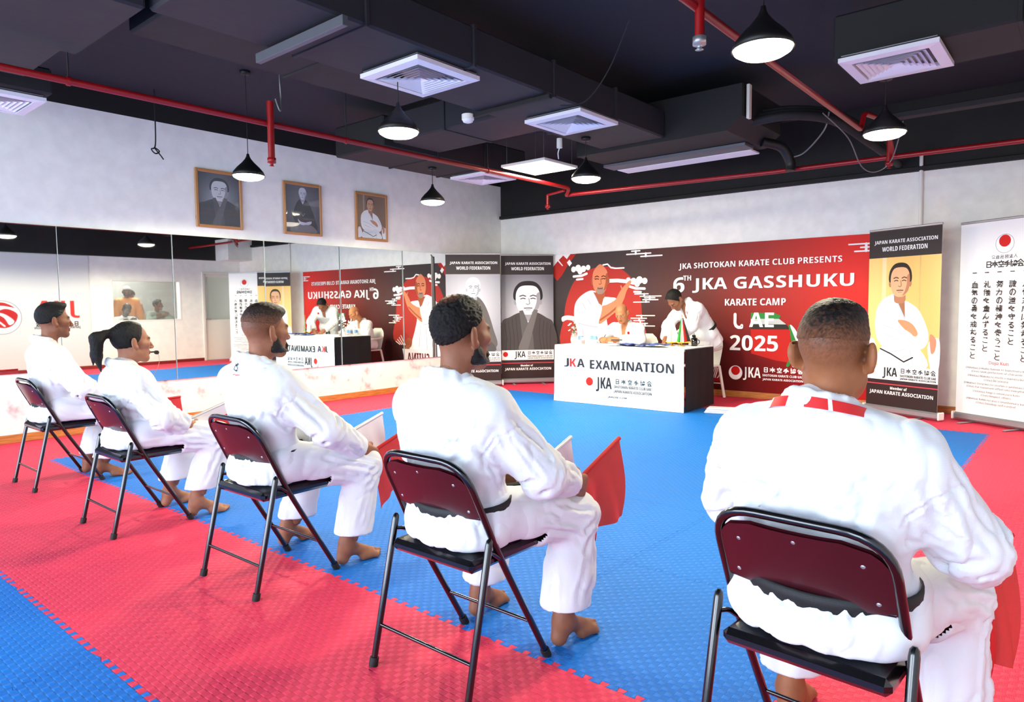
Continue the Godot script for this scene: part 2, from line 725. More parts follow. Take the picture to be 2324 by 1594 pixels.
const GLYPH := {
	"日": "21 29|21 81 89|25 85|29 89", "本": "03 93|50 59|52 07|52 97|36 76", "空": "50 51|12 13|12 92 93|42 24|62 85|26 86|56 59|19 99",
	"手": "61 23|14 84|06 96|52 58 39", "協": "10 19|03 33|52 92 84|71 54|36 66 58|46 39|66 96 88|76 69", "会": "50 04|50 94|34 64|16 86|46 29 89|66 99",
	"公": "40 04|60 94|45 28 88|65 99", "益": "31 42|71 62|03 93|43 25|63 85|16 19|16 86 89|36 39|66 69|09 99", "社": "20 31|03 43 09|25 29|35 46|70 79|54 94|49 99",
	"団": "11 19|11 91 99|24 84|62 67 56|45 56|19 99", "法": "11 22|03 14|09 36|42 92|60 65|35 95|65 39 89|77 99", "人": "50 53 09|53 99", "一": "14 84",
	"格": "20 29|03 43|23 05|23 46|60 43|53 83 46|54 96|57 59|57 87 89|59 89", "完": "50 51|12 13|12 92 93|34 64|16 96|36 38 09|66 68 98",
	"成": "12 92|12 16 09|14 44 47 37|51 56 79 98|83 58|71 82", "に": "11 09 18|42 82|37 48 88", "努": "30 13 45|02 52|52 20|51 91 54|61 95|06 86 79 58|46 19",
	"む": "03 63|30 37 18 25 46 89 97 96|72 83", "る": "21 71 15 54 86 78 49 37 57 69", "こ": "21 81 72|17 38 88", "と": "20 34|83 25 17 39 89",
	"誠": "01 41|03 33|05 35|07 09 39 37 07|51 92|52 58|54 74 77|70 78 99|93 69", "の": "50 39 17 14 31 71 94 87 69",
	"道": "10 21|03 23 27 09 49 99|41 52|81 62|33 93|63 54|45 47 87 84 44|46 86", "を": "03 73|41 05|15 35 57|83 46 58 88", "守": "50 51|12 13|12 92 93|04 94|63 68 48|25 36",
	"力": "03 83 78 58|40 43 09", "精": "20 29|04 44|23 07|24 46|51 91|53 93|70 75|45 95|56 59|56 86 89|57 87|58 88", "神": "20 31|03 43 09|25 29|35 46|52 56|52 92 96|54 94|56 96|70 79",
	"養": "30 41|70 61|12 92|24 84|04 94|42 44|50 05|55 95|37 67|37 39|26 79", "う": "31 62|13 44 74 86 59", "礼": "20 31|03 43 08|25 29|34 46|60 68 79 99 97",
	"儀": "20 03|12 19|41 52|81 72|33 93|44 84|34 94|62 65|36 96|56 59 49|69 96|77 99", "重": "71 22|03 93|24 27|24 84 87|25 85|27 87|50 59|18 88|09 99",
	"ん": "50 09 45 56 58 78 95", "ず": "02 92|50 56 36 45 58 39|70 71|80 81", "血": "50 32|13 19|13 83 89|33 39|63 69|09 99", "気": "20 04|22 82|23 73|14 74 88 97|25 58|55 18",
	"勇": "20 70 52|30 52|23 26|23 83 86|24 84|26 86|50 57|07 87 79 69|47 29", "戒": "02 92|05 45|24 09|34 39|60 67 89 97|94 59|71 82",
}


func brush(ink: Ink, ch: String, x: float, y: float, s: float, w: float, col: Color) -> void:
	# one character from its strokes; x, y is the top left corner, s the size
	for stroke in String(GLYPH[ch]).split("|"):
		var flat: Array = []
		for p in stroke.split(" "):
			flat.append(float(p[0].to_int()) / 9.0)
			flat.append(-float(p[1].to_int()) / 9.0)
		ink.line(flat, w, col, Vector2(x, y), Vector2(s, s))


# ---------------------------------------------------------------- room
func build_shell() -> void:
	var t := 0.15
	var wl := structure_node("wall_left")
	part("painted_wall", box(Vector3(t, 2.823, ROOM_Z + 2 * t)), M.wall, wl, Vector3(-t / 2, 0.477 + 2.823 / 2, ROOM_Z / 2))
	part("scuffed_lower_wall", box(Vector3(t, 0.477, ROOM_Z + 2 * t)), M.wall_scuffed, wl, Vector3(-t / 2, 0.477 / 2, ROOM_Z / 2))
	part("black_upper_wall", box(Vector3(t, CEIL - 3.3, ROOM_Z + 2 * t)), M.black_wall, wl, Vector3(-t / 2, (CEIL + 3.3) / 2, ROOM_Z / 2))
	var wb := structure_node("wall_back")
	part("painted_wall", box(Vector3(ROOM_X + t, 2.74, t)), M.wall, wb, Vector3((ROOM_X + t) / 2, 1.37, -t / 2))
	part("black_upper_wall", box(Vector3(ROOM_X + t, CEIL - 2.74, t)), M.black_wall, wb, Vector3((ROOM_X + t) / 2, (CEIL + 2.74) / 2, -t / 2))
	part("black_ledge", box(Vector3(ROOM_X, 0.05, 0.05), 0.006), M.black_wall, wb, Vector3(ROOM_X / 2, 2.77, 0.022))
	# right wall with the opening of the viewing window (z 1.53-3.04, y 1.02-1.9) and the door (z 0.14-0.96, y 0-2.12)
	var wr := structure_node("wall_right")
	var x := ROOM_X + t / 2
	part("painted_wall", box(Vector3(t, 2.42, 0.29)), M.wall, wr, Vector3(x, 1.21, -0.005))
	part("painted_wall", box(Vector3(t, 0.3, 0.82)), M.wall, wr, Vector3(x, 2.27, 0.55))
	part("painted_wall", box(Vector3(t, 2.42, 0.57)), M.wall, wr, Vector3(x, 1.21, 1.245))
	part("painted_wall", box(Vector3(t, 1.02, 1.51)), M.wall, wr, Vector3(x, 0.51, 2.285))
	part("painted_wall", box(Vector3(t, 0.52, 1.51)), M.wall, wr, Vector3(x, 2.16, 2.285))
	part("painted_wall", box(Vector3(t, 2.42, ROOM_Z + t - 3.04)), M.wall, wr, Vector3(x, 1.21, (3.04 + ROOM_Z + t) / 2))
	part("black_upper_wall", box(Vector3(t, CEIL - 2.42, ROOM_Z + t)), M.black_wall, wr, Vector3(x, (CEIL + 2.42) / 2, ROOM_Z / 2))
	part("bulkhead", box(Vector3(0.6, 0.5, 0.62)), M.wall, wr, Vector3(ROOM_X - 0.3, 2.67, 0.31))
	# street front behind the camera: piers, sill, lintel, and the frames of the glazing
	var wf := structure_node("wall_front")
	var zf := ROOM_Z + t / 2
	part("painted_wall", box(Vector3(ROOM_X + t, 0.3, t)), M.wall, wf, Vector3(ROOM_X / 2, 0.15, zf))
	part("painted_wall", box(Vector3(ROOM_X + t, CEIL - 2.95, t)), M.wall, wf, Vector3(ROOM_X / 2, (CEIL + 2.95) / 2, zf))
	for p in [[0.0, 0.35], [6.05, 6.65], [8.45, ROOM_X + t]]:
		part("painted_wall", box(Vector3(p[1] - p[0], 2.65, t)), M.wall, wf, Vector3((p[0] + p[1]) / 2, 1.625, zf))
	var n := 0
	for p in [[0.35, 6.05, 4], [6.65, 8.45, 2]]:
		n += 1
		var w := structure_node("window_%d" % n)
		var wd: float = (p[1] - p[0]) / p[2]
		for k in int(p[2]):
			part("pane", box(Vector3(wd - 0.06, 2.55, 0.008)), M.glass, w, Vector3(p[0] + wd * (k + 0.5), 1.625, zf + 0.02))
		for k in int(p[2]) + 1:
			part("mullion", box(Vector3(0.06, 2.65, 0.08), 0.006), M.grey_metal, w, Vector3(p[0] + wd * k, 1.625, zf + 0.02))
		for y in [0.33, 2.92]:
			part("rail", box(Vector3(p[1] - p[0], 0.06, 0.08), 0.006), M.grey_metal, w, Vector3((p[0] + p[1]) / 2, y, zf + 0.02))
	structure("ceiling", box(Vector3(ROOM_X + 2 * t, 0.15, ROOM_Z + 2 * t)), M.ceil, Vector3(ROOM_X / 2, CEIL + 0.075, ROOM_Z / 2))
	# skirting boards
	structure("baseboard_left", box(Vector3(0.018, 0.08, ROOM_Z), 0.004), M.wood, Vector3(0.009, 0.04, ROOM_Z / 2))
	structure("baseboard_back", box(Vector3(ROOM_X, 0.085, 0.018), 0.004), M.wood, Vector3(ROOM_X / 2, 0.0425, 0.009))
	structure("baseboard_right", box(Vector3(0.018, 0.07, ROOM_Z - 1.0), 0.004), mk(Color(0.5, 0.1, 0.06), 0.5), Vector3(ROOM_X - 0.009, 0.035, 1.0 + (ROOM_Z - 1.0) / 2))


func teeth(a: Vector2, b: Vector2) -> PackedVector2Array:
	# interlocking edge from a to b (axis parallel); the same for both neighbours whichever way it is walked
	var flip := a.x + a.y > b.x + b.y
	var p := b if flip else a
	var q := a if flip else b
	var d := q - p
	var n := maxi(1, roundi(d.length() * 15.0) - 1)
	var u := d.normalized()
	var nn := Vector2(-u.y, u.x)
	var w := 1.0 / 15.0
	var s0 := (d.length() - n * w) * 0.5
	var out := PackedVector2Array([p])
	var am := 0.0125
	for k in n:
		var s := s0 + k * w
		out.append(p + u * (s + 0.08 * w) - nn * am)
		out.append(p + u * (s + 0.0 * w) + nn * am)
		out.append(p + u * (s + 0.5 * w) + nn * am)
		out.append(p + u * (s + 0.42 * w) - nn * am)
	out.append(q)
	if flip:
		out.reverse()
	return out


func build_floor() -> void:
	var fl := structure_node("floor")
	part("slab", box(Vector3(ROOM_X + 2.6, 0.12, ROOM_Z + 0.3)), M.off_white, fl, Vector3(ROOM_X / 2 + 1.1, -0.085, ROOM_Z / 2))
	var xs := [0.0, 0.15]
	for k in 8:
		xs.append(1.15 + k)
	xs.append(ROOM_X)
	var zs := [0.0, 0.19]
	for k in 11:
		zs.append(1.19 + k)
	zs.append(ROOM_Z)
	var cache := {}
	for i in xs.size() - 1:
		for j in zs.size() - 1:
			var x0: float = xs[i]
			var x1: float = xs[i + 1]
			var z0: float = zs[j]
			var z1: float = zs[j + 1]
			var el := i > 0
			var er := i < xs.size() - 2
			var eb := j > 0
			var ef := j < zs.size() - 2
			var key := "%.2f %.2f %s %s %s %s" % [x1 - x0, z1 - z0, el, er, eb, ef]
			if not cache.has(key):
				var w := x1 - x0
				var h := z1 - z0
				# polygon in (x, -z)
				var c := [Vector2(0, 0), Vector2(w, 0), Vector2(w, -h), Vector2(0, -h)]
				var poly := PackedVector2Array()
				var on := [eb, er, ef, el]
				for s in 4:
					var a: Vector2 = c[s]
					var b: Vector2 = c[(s + 1) % 4]
					var e := teeth(a, b) if on[s] else PackedVector2Array([a, b])
					e.remove_at(e.size() - 1)
					poly.append_array(e)
				var small := Geometry2D.offset_polygon(poly, -0.0007)
				var st := begin()
				add_prism(st, small[0], 0.022, -0.022)
				cache[key] = done(st)
			var blue: bool = (x0 > 1.1 and x1 < 7.2 and z0 > 1.1 and z1 < 7.25) or z0 > 8.1
			part("mat", cache[key], M.mat_blue if blue else M.mat_red, fl, Vector3(x0, 0, z0), Vector3(-PI / 2, 0, 0))


func square_ring(st: SurfaceTool, h0: float, y0: float, h1: float, y1: float) -> void:
	st.set_smooth_group(-1)
	for k in 4:
		var b := Basis(Vector3.UP, k * PI / 2)
		quad(st, b * Vector3(-h0, y0, h0), b * Vector3(-h1, y1, h1), b * Vector3(h1, y1, h1), b * Vector3(h0, y0, h0))


func make_vent(at: Vector3, label: String) -> void:
	var v := thing("air_vent", label, "air vent", at, 0.0, "square ceiling air diffusers")
	var st := begin()
	square_ring(st, 0.305, 0.03, 0.305, 0.0)
	square_ring(st, 0.305, 0.0, 0.235, -0.006)
	square_ring(st, 0.235, -0.006, 0.232, 0.03)
	part("frame", done(st), M.vent, v)
	for k in 6:
		var h := 0.215 - k * 0.034
		var s2 := begin()
		square_ring(s2, h, -0.006, h - 0.03, 0.016)
		square_ring(s2, h - 0.032, 0.016, h - 0.002, -0.006)
		part("louvre", done(s2), M.vent, v)
	part("duct_throat", box(Vector3(0.58, 0.006, 0.58)), M.steel, v, Vector3(0, 0.046, 0))


func duct_box(called: String, x0: float, x1: float, y0: float, y1: float, z0: float, z1: float, mat: Material, label: String, along := "z") -> Node3D:
	var d := thing(called, label, "duct", Vector3((x0 + x1) / 2, y0, (z0 + z1) / 2), 0.0)
	part("casing", box(Vector3(x1 - x0, y1 - y0, z1 - z0), 0.015, Vector3(0, (y1 - y0) / 2, 0)), mat, d)
	var ln := (z1 - z0) if along == "z" else (x1 - x0)
	var n := int(ln / 1.15)
	for k in range(1, n + 1):
		var u := -ln / 2 + ln * k / (n + 1)
		var fs := Vector3(x1 - x0 + 0.03, y1 - y0 + 0.02, 0.03) if along == "z" else Vector3(0.03, y1 - y0 + 0.02, z1 - z0 + 0.03)
		var fp := Vector3(0, (y1 - y0) / 2, u) if along == "z" else Vector3(u, (y1 - y0) / 2, 0)
		part("joint_flange", box(fs, 0.004), mat, d, fp)
	return d


func build_ceiling() -> void:
	duct_box("air_duct", 3.68, 4.45, 2.962, 3.24, 2.56, 7.3, M.duct, "long dark rectangular air duct with two white vents, running towards the banner wall")
	var tr := begin()
	add_prism(tr, PackedVector2Array([Vector2(3.35, 0), Vector2(5.1, 0), Vector2(5.25, 0.12), Vector2(5.25, 0.42), Vector2(3.35, 0.42)]), 1.05, 0.0)
	var fc := thing("fan_coil_unit", "dark ceiling fan coil unit with pale return grille, right of the light panel", "air conditioner", Vector3(0, 2.93, 1.5))
	part("casing", done(tr), M.duct_dark, fc)
	part("filter_frame", box(Vector3(1.72, 0.035, 0.24), 0.005), M.grey_metal, fc, Vector3(4.2, -0.02, 0.36))
	part("return_grille", box(Vector3(1.64, 0.02, 0.26), 0.004), M.vent, fc, Vector3(4.2, -0.03, 0.1))
	part("end_bracket", box(Vector3(0.03, 0.32, 0.06), 0.003), M.off_white, fc, Vector3(5.28, 0.26, 0.95))
	duct_box("air_duct", 1.2, 2.05, 2.967, 3.3, 1.85, 4.25, M.duct_dark, "dark air duct along the mirror wall, carrying the vent nearest the corner")
	duct_box("air_duct", 2.07, 3.66, 3.02, 3.32, 3.45, 4.15, M.duct, "short dark cross duct joining the two long ducts", "x")
	duct_box("air_duct", 2.68, 3.75, 2.94, 3.26, 7.34, 10.2, M.duct, "grey-black duct box at the top left edge of the picture, bigger of two")
	duct_box("air_duct", 1.75, 2.62, 2.99, 3.22, 7.38, 10.2, M.duct, "lower dark duct box at the top left, above the red pipe")
	duct_box("air_duct", 3.15, 3.66, 3.0, 3.2, 5.0, 7.2, M.duct_dark, "narrow dark duct beside the long duct, on its mirror side")
	duct_box("air_duct", 6.38, 8.55, 2.982, 3.3, 3.08, 3.72, M.duct_dark, "dark cross duct with the upper right vent, running to the right", "x")
	duct_box("air_duct", 0.8, 1.4, 2.992, 3.2, 7.1, 7.75, M.duct_dark, "small dark box above the vent cut by the left edge")
	make_vent(Vector3(4.07, 2.91, 5.57), "white square ceiling vent, largest one near the middle of the black ceiling")
	make_vent(Vector3(4.17, 2.91, 3.81), "white square ceiling vent between the long bar support and the glowing light panel")
	make_vent(Vector3(6.75, 2.93, 3.52), "white square ceiling vent at upper right beside the biggest lamp")
	make_vent(Vector3(1.7, 2.915, 2.3), "white square ceiling vent above the corner, closest to the banners")
	make_vent(Vector3(1.05, 2.94, 7.44), "white square ceiling vent cut off by the left edge of the picture")
	# support bars under the long duct
	single("duct_support_bar", box(Vector3(0.95, 0.06, 0.04), 0.003), M.grey_metal, Vector3(4.03, 2.92, 6.55), "grey steel bar hung under the long duct, left of the big vent", "bar", "duct support bars")
	single("duct_support_bar", box(Vector3(0.85, 0.035, 0.04), 0.003), M.duct_dark, Vector3(4.06, 2.935, 4.55), "dark steel bar under the long duct between its two vents", "bar", "duct support bars")
	single("cable_tray", box(Vector3(2.2, 0.05, 0.12), 0.006), M.duct_dark, Vector3(7.4, 2.95, 1.9), "black cable tray running to the right above the red pipe", "cable tray")
	# sprinkler pipes
	var sp := thing("sprinkler_pipe", "red sprinkler pipe along the mirror wall, turning along the banner wall", "pipe", Vector3.ZERO)
	part("pipe", tube(fillet(PackedVector3Array([Vector3(2.68, 2.76, 11.5), Vector3(2.68, 2.76, 1.75), Vector3(2.6, 2.7, 1.68), Vector3(2.55, 2.695, 1.64), Vector3(5.0, 2.695, 1.38), Vector3(8.55, 2.695, 1.28)]), 0.06), 0.024, 12), M.pipe, sp)
	for d in [[Vector3(2.72, 2.93, 5.97), Vector3(2.72, 2.47, 5.97), 0.027], [Vector3(2.22, 2.74, 1.6), Vector3(2.22, 2.6, 1.6), 0.02], [Vector3(6.27, 2.9, 1.36), Vector3(6.27, 2.64, 1.36), 0.026]]:
		part("drop_pipe", rod(d[0], d[1], d[2]), M.pipe, sp)
		part("sprinkler_head", lathe(PackedVector2Array([Vector2(0.0, 0.012), Vector2(0.034, 0.01), Vector2(0.034, -0.03), Vector2(0.014, -0.034), Vector2(0.012, -0.05), Vector2(0.022, -0.054), Vector2(0.0, -0.058)]), 12), M.pipe, sp, d[1])
	part("branch_pipe", rod(Vector3(2.22, 2.74, 1.6), Vector3(2.6, 2.74, 1.74), 0.016), M.pipe, sp)
	for z in [3.3, 5.2, 7.4]:
		part("hanger_rod", rod(Vector3(2.68, 2.78, z), Vector3(2.68, CEIL, z), 0.005, 6), M.duct_dark, sp)
		part("hanger_clip", tube(PackedVector3Array([Vector3(2.68, 2.76, z - 0.012), Vector3(2.68, 2.76, z + 0.012)]), 0.03, 10), M.pipe, sp)
	var s2 := thing("sprinkler_pipe", "red sprinkler pipe coming from the camera side, passing behind the biggest lamp", "pipe", Vector3.ZERO)
	part("pipe", tube(fillet(PackedVector3Array([Vector3(6.3, 2.76, 11.0), Vector3(6.27, 2.76, 2.45), Vector3(6.27, 2.92, 2.35), Vector3(6.36, 2.92, 1.9), Vector3(6.3, 2.72, 1.36)]), 0.05), 0.022, 12), M.pipe, s2)
	part("drop_pipe", rod(Vector3(6.3, 3.1, 5.72), Vector3(6.3, 2.6, 5.72), 0.024), M.pipe, s2)
	part("sprinkler_head", lathe(PackedVector2Array([Vector2(0.0, 0.012), Vector2(0.034, 0.01), Vector2(0.034, -0.03), Vector2(0.014, -0.034), Vector2(0.012, -0.05), Vector2(0.022, -0.054), Vector2(0.0, -0.058)]), 12), M.steel, s2, Vector3(6.3, 2.6, 5.72))
	# insulated refrigerant pipes and loose cables right of the fan coil
	var ip := thing("insulated_pipes", "bundle of thick black insulated pipes right of the fan coil unit", "pipe", Vector3.ZERO)
	for k in 3:
		part("pipe", tube(smooth_path(PackedVector3Array([Vector3(5.2, 3.06 + 0.07 * k, 2.2 - 0.1 * k), Vector3(5.55, 3.08 + 0.06 * k, 2.1 - 0.12 * k), Vector3(5.85, 3.05 + 0.05 * k, 1.75 - 0.1 * k), Vector3(6.05, 2.9 + 0.05 * k, 1.2 - 0.1 * k), Vector3(6.1, 2.85, 0.5), Vector3(6.1, 2.84, 0.08)])), 0.045 - 0.008 * k, 10), M.duct_dark, ip)
	part("drain_pipe", tube(smooth_path(PackedVector3Array([Vector3(5.15, 2.95, 1.75), Vector3(5.3, 2.9, 1.6), Vector3(5.36, 2.75, 1.5), Vector3(5.36, 2.66, 1.5)])), 0.05, 12), M.black, ip)
	single("loose_cable", tube(smooth_path(PackedVector3Array([Vector3(5.85, 3.05, 2.1), Vector3(6.0, 2.85, 1.8), Vector3(6.05, 2.62, 1.5), Vector3(6.16, 2.56, 1.4), Vector3(6.3, 2.66, 1.4), Vector3(6.45, 2.95, 1.7)])), 0.006, 6), M.wire, Vector3.ZERO, "pale loose cable looping below the red pipe near the right lamp", "cable", "loose cables on the ceiling")
	single("loose_cable", tube(smooth_path(PackedVector3Array([Vector3(5.35, 2.8, 1.5), Vector3(5.5, 2.83, 1.5), Vector3(5.75, 2.98, 1.7), Vector3(5.85, 3.1, 1.9)])), 0.008, 6), M.wire, Vector3.ZERO, "short twisted pale cable by the black drain pipe", "cable", "loose cables on the ceiling")
	single("loose_cable", tube(smooth_path(PackedVector3Array([Vector3(5.0, 3.5, 4.2), Vector3(4.75, 3.2, 4.1), Vector3(4.55, 2.97, 4.15), Vector3(4.4, 2.93, 4.3)])), 0.006, 6), M.duct, Vector3.ZERO, "dark cable sagging from the ceiling to the long duct", "cable", "loose cables on the ceiling")
	single("loose_cable", tube(smooth_path(PackedVector3Array([Vector3(0.3, 3.55, 5.84), Vector3(0.3, 3.2, 5.84), Vector3(0.3, 2.97, 5.85), Vector3(0.3, 2.93, 5.89), Vector3(0.3, 2.89, 5.85), Vector3(0.3, 2.92, 5.81), Vector3(0.3, 2.95, 5.86), Vector3(0.3, 2.88, 5.8), Vector3(0.3, 2.84, 5.77)])), 0.007, 6), M.cord, Vector3.ZERO, "dark cable hanging in front of the white wall, end coiled up", "cable", "loose cables on the ceiling")
	single("loose_cable", tube(smooth_path(PackedVector3Array([Vector3(2.3, 3.55, 5.6), Vector3(2.31, 3.3, 5.62), Vector3(2.29, 3.12, 5.6), Vector3(2.32, 3.0, 5.63), Vector3(2.3, 3.1, 5.66)])), 0.009, 6), M.wire, Vector3.ZERO, "short grey cable end hanging above the left lamp", "cable", "loose cables on the ceiling")
	single("wall_conduit", rod(Vector3(6.32, 2.95, 0.025), Vector3(6.33, 2.05, 0.025), 0.02, 10), M.white_plastic, Vector3.ZERO, "white plastic conduit down the wall above the roll-up banner", "conduit")
	var sd := thing("smoke_detector", "small round white smoke detector under the long duct", "smoke detector", Vector3(3.6, 2.9, 4.58))
	part("base", lathe(PackedVector2Array([Vector2(0, 0.045), Vector2(0.055, 0.045), Vector2(0.055, 0.0), Vector2(0, 0)]), 20, true), M.white_plastic, sd)
	part("sensor_head", lathe(PackedVector2Array([Vector2(0.05, 0), Vector2(0.042, -0.02), Vector2(0.02, -0.028), Vector2(0, -0.028)]), 20), M.white_plastic, sd)
	var hs := thing("hanging_sensor", "white cylinder hanging above the glowing light panel", "sensor", Vector3(3.42, 2.95, 2.97))
	part("body", lathe(PackedVector2Array([Vector2(0, 0.1), Vector2(0.03, 0.1), Vector2(0.032, 0.0), Vector2(0.0, 0.0)]), 14, true), M.white_plastic, hs)
	part("cable", tube(smooth_path(PackedVector3Array([Vector3(0, 0, 0), Vector3(-0.02, -0.05, 0), Vector3(-0.05, -0.1, -0.05)])), 0.006, 6), M.white_plastic, hs)


func build_mirrors() -> void:
	# the sheets are not quite coplanar: each one leans a little its own way
	var turn := [0.0, 0.0, 0.2, 0.35, 0.42, 0.3, 0.36]
	var tilt := [0.0, 0.0, 0.0, -0.04, 0.02, 0.0, 0.03]
	var where := ["cut by the left edge", "out at the far left", "second sheet, behind the ponytail", "third sheet, reflecting the doorway", "fourth sheet, reflecting the standing man", "fifth sheet, reflecting the seated man", "last sheet, beside the banner in the corner"]
	for k in 7:
		var z1 := 8.945 - 1.115 * k
		var z0 := z1 - 1.115
		var y0 := 0.66 if k < 2 else 0.477
		var m := thing("wall_mirror", "tall frameless wall mirror sheet, " + where[k], "mirror", Vector3(0.012, y0, (z0 + z1) / 2), 0.0, "mirror sheets along the left wall")
		var h := 2.09 - y0
		var g := part("mirror_glass", box(Vector3(0.006, h, 1.109)), M.mirror, m, Vector3(0.006, h / 2, 0), Vector3(0, deg_to_rad(turn[k]), deg_to_rad(tilt[k])))
		part("edge_strip", box(Vector3(0.003, h, 0.005)), M.mirror_edge, m, Vector3(0.014, h / 2, 0.556))
		g.set_meta("label", "silvered glass")


func lamp(at: Vector3, label: String, top := CEIL) -> void:
	var l := thing("pendant_lamp", label, "lamp", at, 0.0, "black bell-shaped pendant lamps")
	part("shade", lathe(PackedVector2Array([Vector2(0.0, 0.215), Vector2(0.012, 0.213), Vector2(0.016, 0.19), Vector2(0.028, 0.165), Vector2(0.058, 0.128), Vector2(0.105, 0.082), Vector2(0.14, 0.04), Vector2(0.155, 0.0), Vector2(0.15, 0.0), Vector2(0.134, 0.038), Vector2(0.1, 0.076), Vector2(0.05, 0.12), Vector2(0.0, 0.14)]), 28), M.black, l)
	part("lamp_diffuser", lathe(PackedVector2Array([Vector2(0.147, 0.006), Vector2(0.14, -0.012), Vector2(0.11, -0.03), Vector2(0.06, -0.041), Vector2(0.0, -0.044)]), 28), M.glow, l)
	part("cord", rod(Vector3(0, 0.2, 0), Vector3(0, top - at.y, 0), 0.004, 6), M.cord, l)
	part("ceiling_rose", lathe(PackedVector2Array([Vector2(0.0, top - at.y), Vector2(0.05, top - at.y), Vector2(0.045, top - at.y - 0.03), Vector2(0.0, top - at.y - 0.035)]), 16), M.black, l)
	var s := SpotLight3D.new()
	s.name = "lamp_light"
	s.light_energy = 3.1
	s.light_color = Color(1.0, 0.96, 0.84)
	s.light_size = 0.13
	s.spot_range = 20.0
	s.spot_angle = 84.0
	s.spot_angle_attenuation = 0.3
	s.spot_attenuation = 2.0
	s.shadow_enabled = true
	s.position = Vector3(0, -0.06, 0)
	s.rotation.x = -PI / 2
	l.add_child(s)


func build_lamps() -> void:
	lamp(Vector3(1.52, 2.55, 5.5), "pendant lamp with black bell shade hanging in front of the leftmost framed portrait")
	lamp(Vector3(1.6, 2.55, 3.12), "pendant lamp with black bell shade near the corner, right of the third portrait", 2.965)
	lamp(Vector3(3.9, 2.55, 5.64), "glowing pendant lamp seen from below, under the largest vent", 2.96)
	lamp(Vector3(6.54, 2.55, 5.5), "biggest glowing pendant lamp, at upper right beside the red pipe")
	lamp(Vector3(6.6, 2.55, 3.12), "glowing pendant lamp above the roll-up banners on the right", 2.98)
	lamp(Vector3(3.86, 2.55, 3.12), "glowing pendant lamp beside the square light panel", 2.96)
	var p := thing("light_panel", "square glowing light panel hung on thin wires below the duct", "lamp", Vector3(2.86, 2.86, 2.6))
	part("frame", box(Vector3(0.64, 0.03, 0.64), 0.004, Vector3(0, 0.022, 0)), M.off_white, p)
	part("lamp_diffuser", box(Vector3(0.6, 0.008, 0.6)), M.glow_panel, p, Vector3(0, 0.004, 0))
	for sx in [-1, 1]:
		for sz in [-1, 1]:
			part("suspension_wire", rod(Vector3(sx * 0.27, 0.04, sz * 0.27), Vector3(sx * 0.27, CEIL - 2.86, sz * 0.27), 0.0025, 5), M.wire, p)
	var a := AreaLight3D.new()
	a.name = "panel_light"
	a.area_size = Vector2(0.58, 0.58)
	a.light_energy = 4.5
	a.light_color = Color(1.0, 0.94, 0.82)
	a.area_range = 20.0
	a.shadow_enabled = true
	a.position = Vector3(0, -0.012, 0)
	a.rotation.x = -PI / 2
	p.add_child(a)


# ---------------------------------------------------------------- portraits as flat print
func face(ink: Ink, o: Vector2, s: float, skin: Color, shade: Color, hair: Color, bald := false, broad := 1.0) -> void:
	# frontal head; o = chin, s = head height
	var q := Vector2(s * broad, s)
	var dark := shade.darkened(0.45)
	ink.blob([-0.16, -0.16, 0.16, -0.16, 0.15, 0.14, -0.15, 0.14], shade, o, q)
	ink.ell(o.x - 0.325 * s * broad, o.y + 0.42 * s, 0.05 * s, 0.12 * s, shade, 16)
	ink.ell(o.x + 0.325 * s * broad, o.y + 0.42 * s, 0.05 * s, 0.12 * s, shade, 16)
	if not bald:
		ink.blob([-0.34, 0.45, -0.36, 0.75, -0.22, 0.98, 0.0, 1.04, 0.22, 0.98, 0.36, 0.75, 0.34, 0.45, 0.0, 0.6], hair, o, q)
	ink.blob([0.0, 0.0, 0.14, 0.03, 0.26, 0.18, 0.31, 0.42, 0.3, 0.68, 0.2, 0.86, 0.0, 0.9 if not bald else 1.0, -0.2, 0.86, -0.3, 0.68, -0.31, 0.42, -0.26, 0.18, -0.14, 0.03], skin, o, q)
	ink.blob([0.08, 0.03, 0.26, 0.18, 0.31, 0.42, 0.3, 0.68, 0.22, 0.62, 0.22, 0.4, 0.16, 0.18], shade, o, q)
	for sg in [-1.0, 1.0]:
		ink.line([sg * 0.06, 0.57, sg * 0.13, 0.6, sg * 0.21, 0.57], 0.035 * s, dark, o, q)
		ink.line([sg * 0.07, 0.49, sg * 0.13, 0.51, sg * 0.19, 0.485], 0.028 * s, dark.darkened(0.3), o, q)
	ink.line([0.02, 0.5, 0.045, 0.34, 0.0, 0.31, -0.05, 0.33], 0.022 * s, shade.darkened(0.2), o, q)
	ink.line([-0.1, 0.2, 0.0, 0.205, 0.1, 0.2], 0.03 * s, dark, o, q)
	ink.line([-0.06, 0.15, 0.06, 0.15], 0.018 * s, shade, o, q)


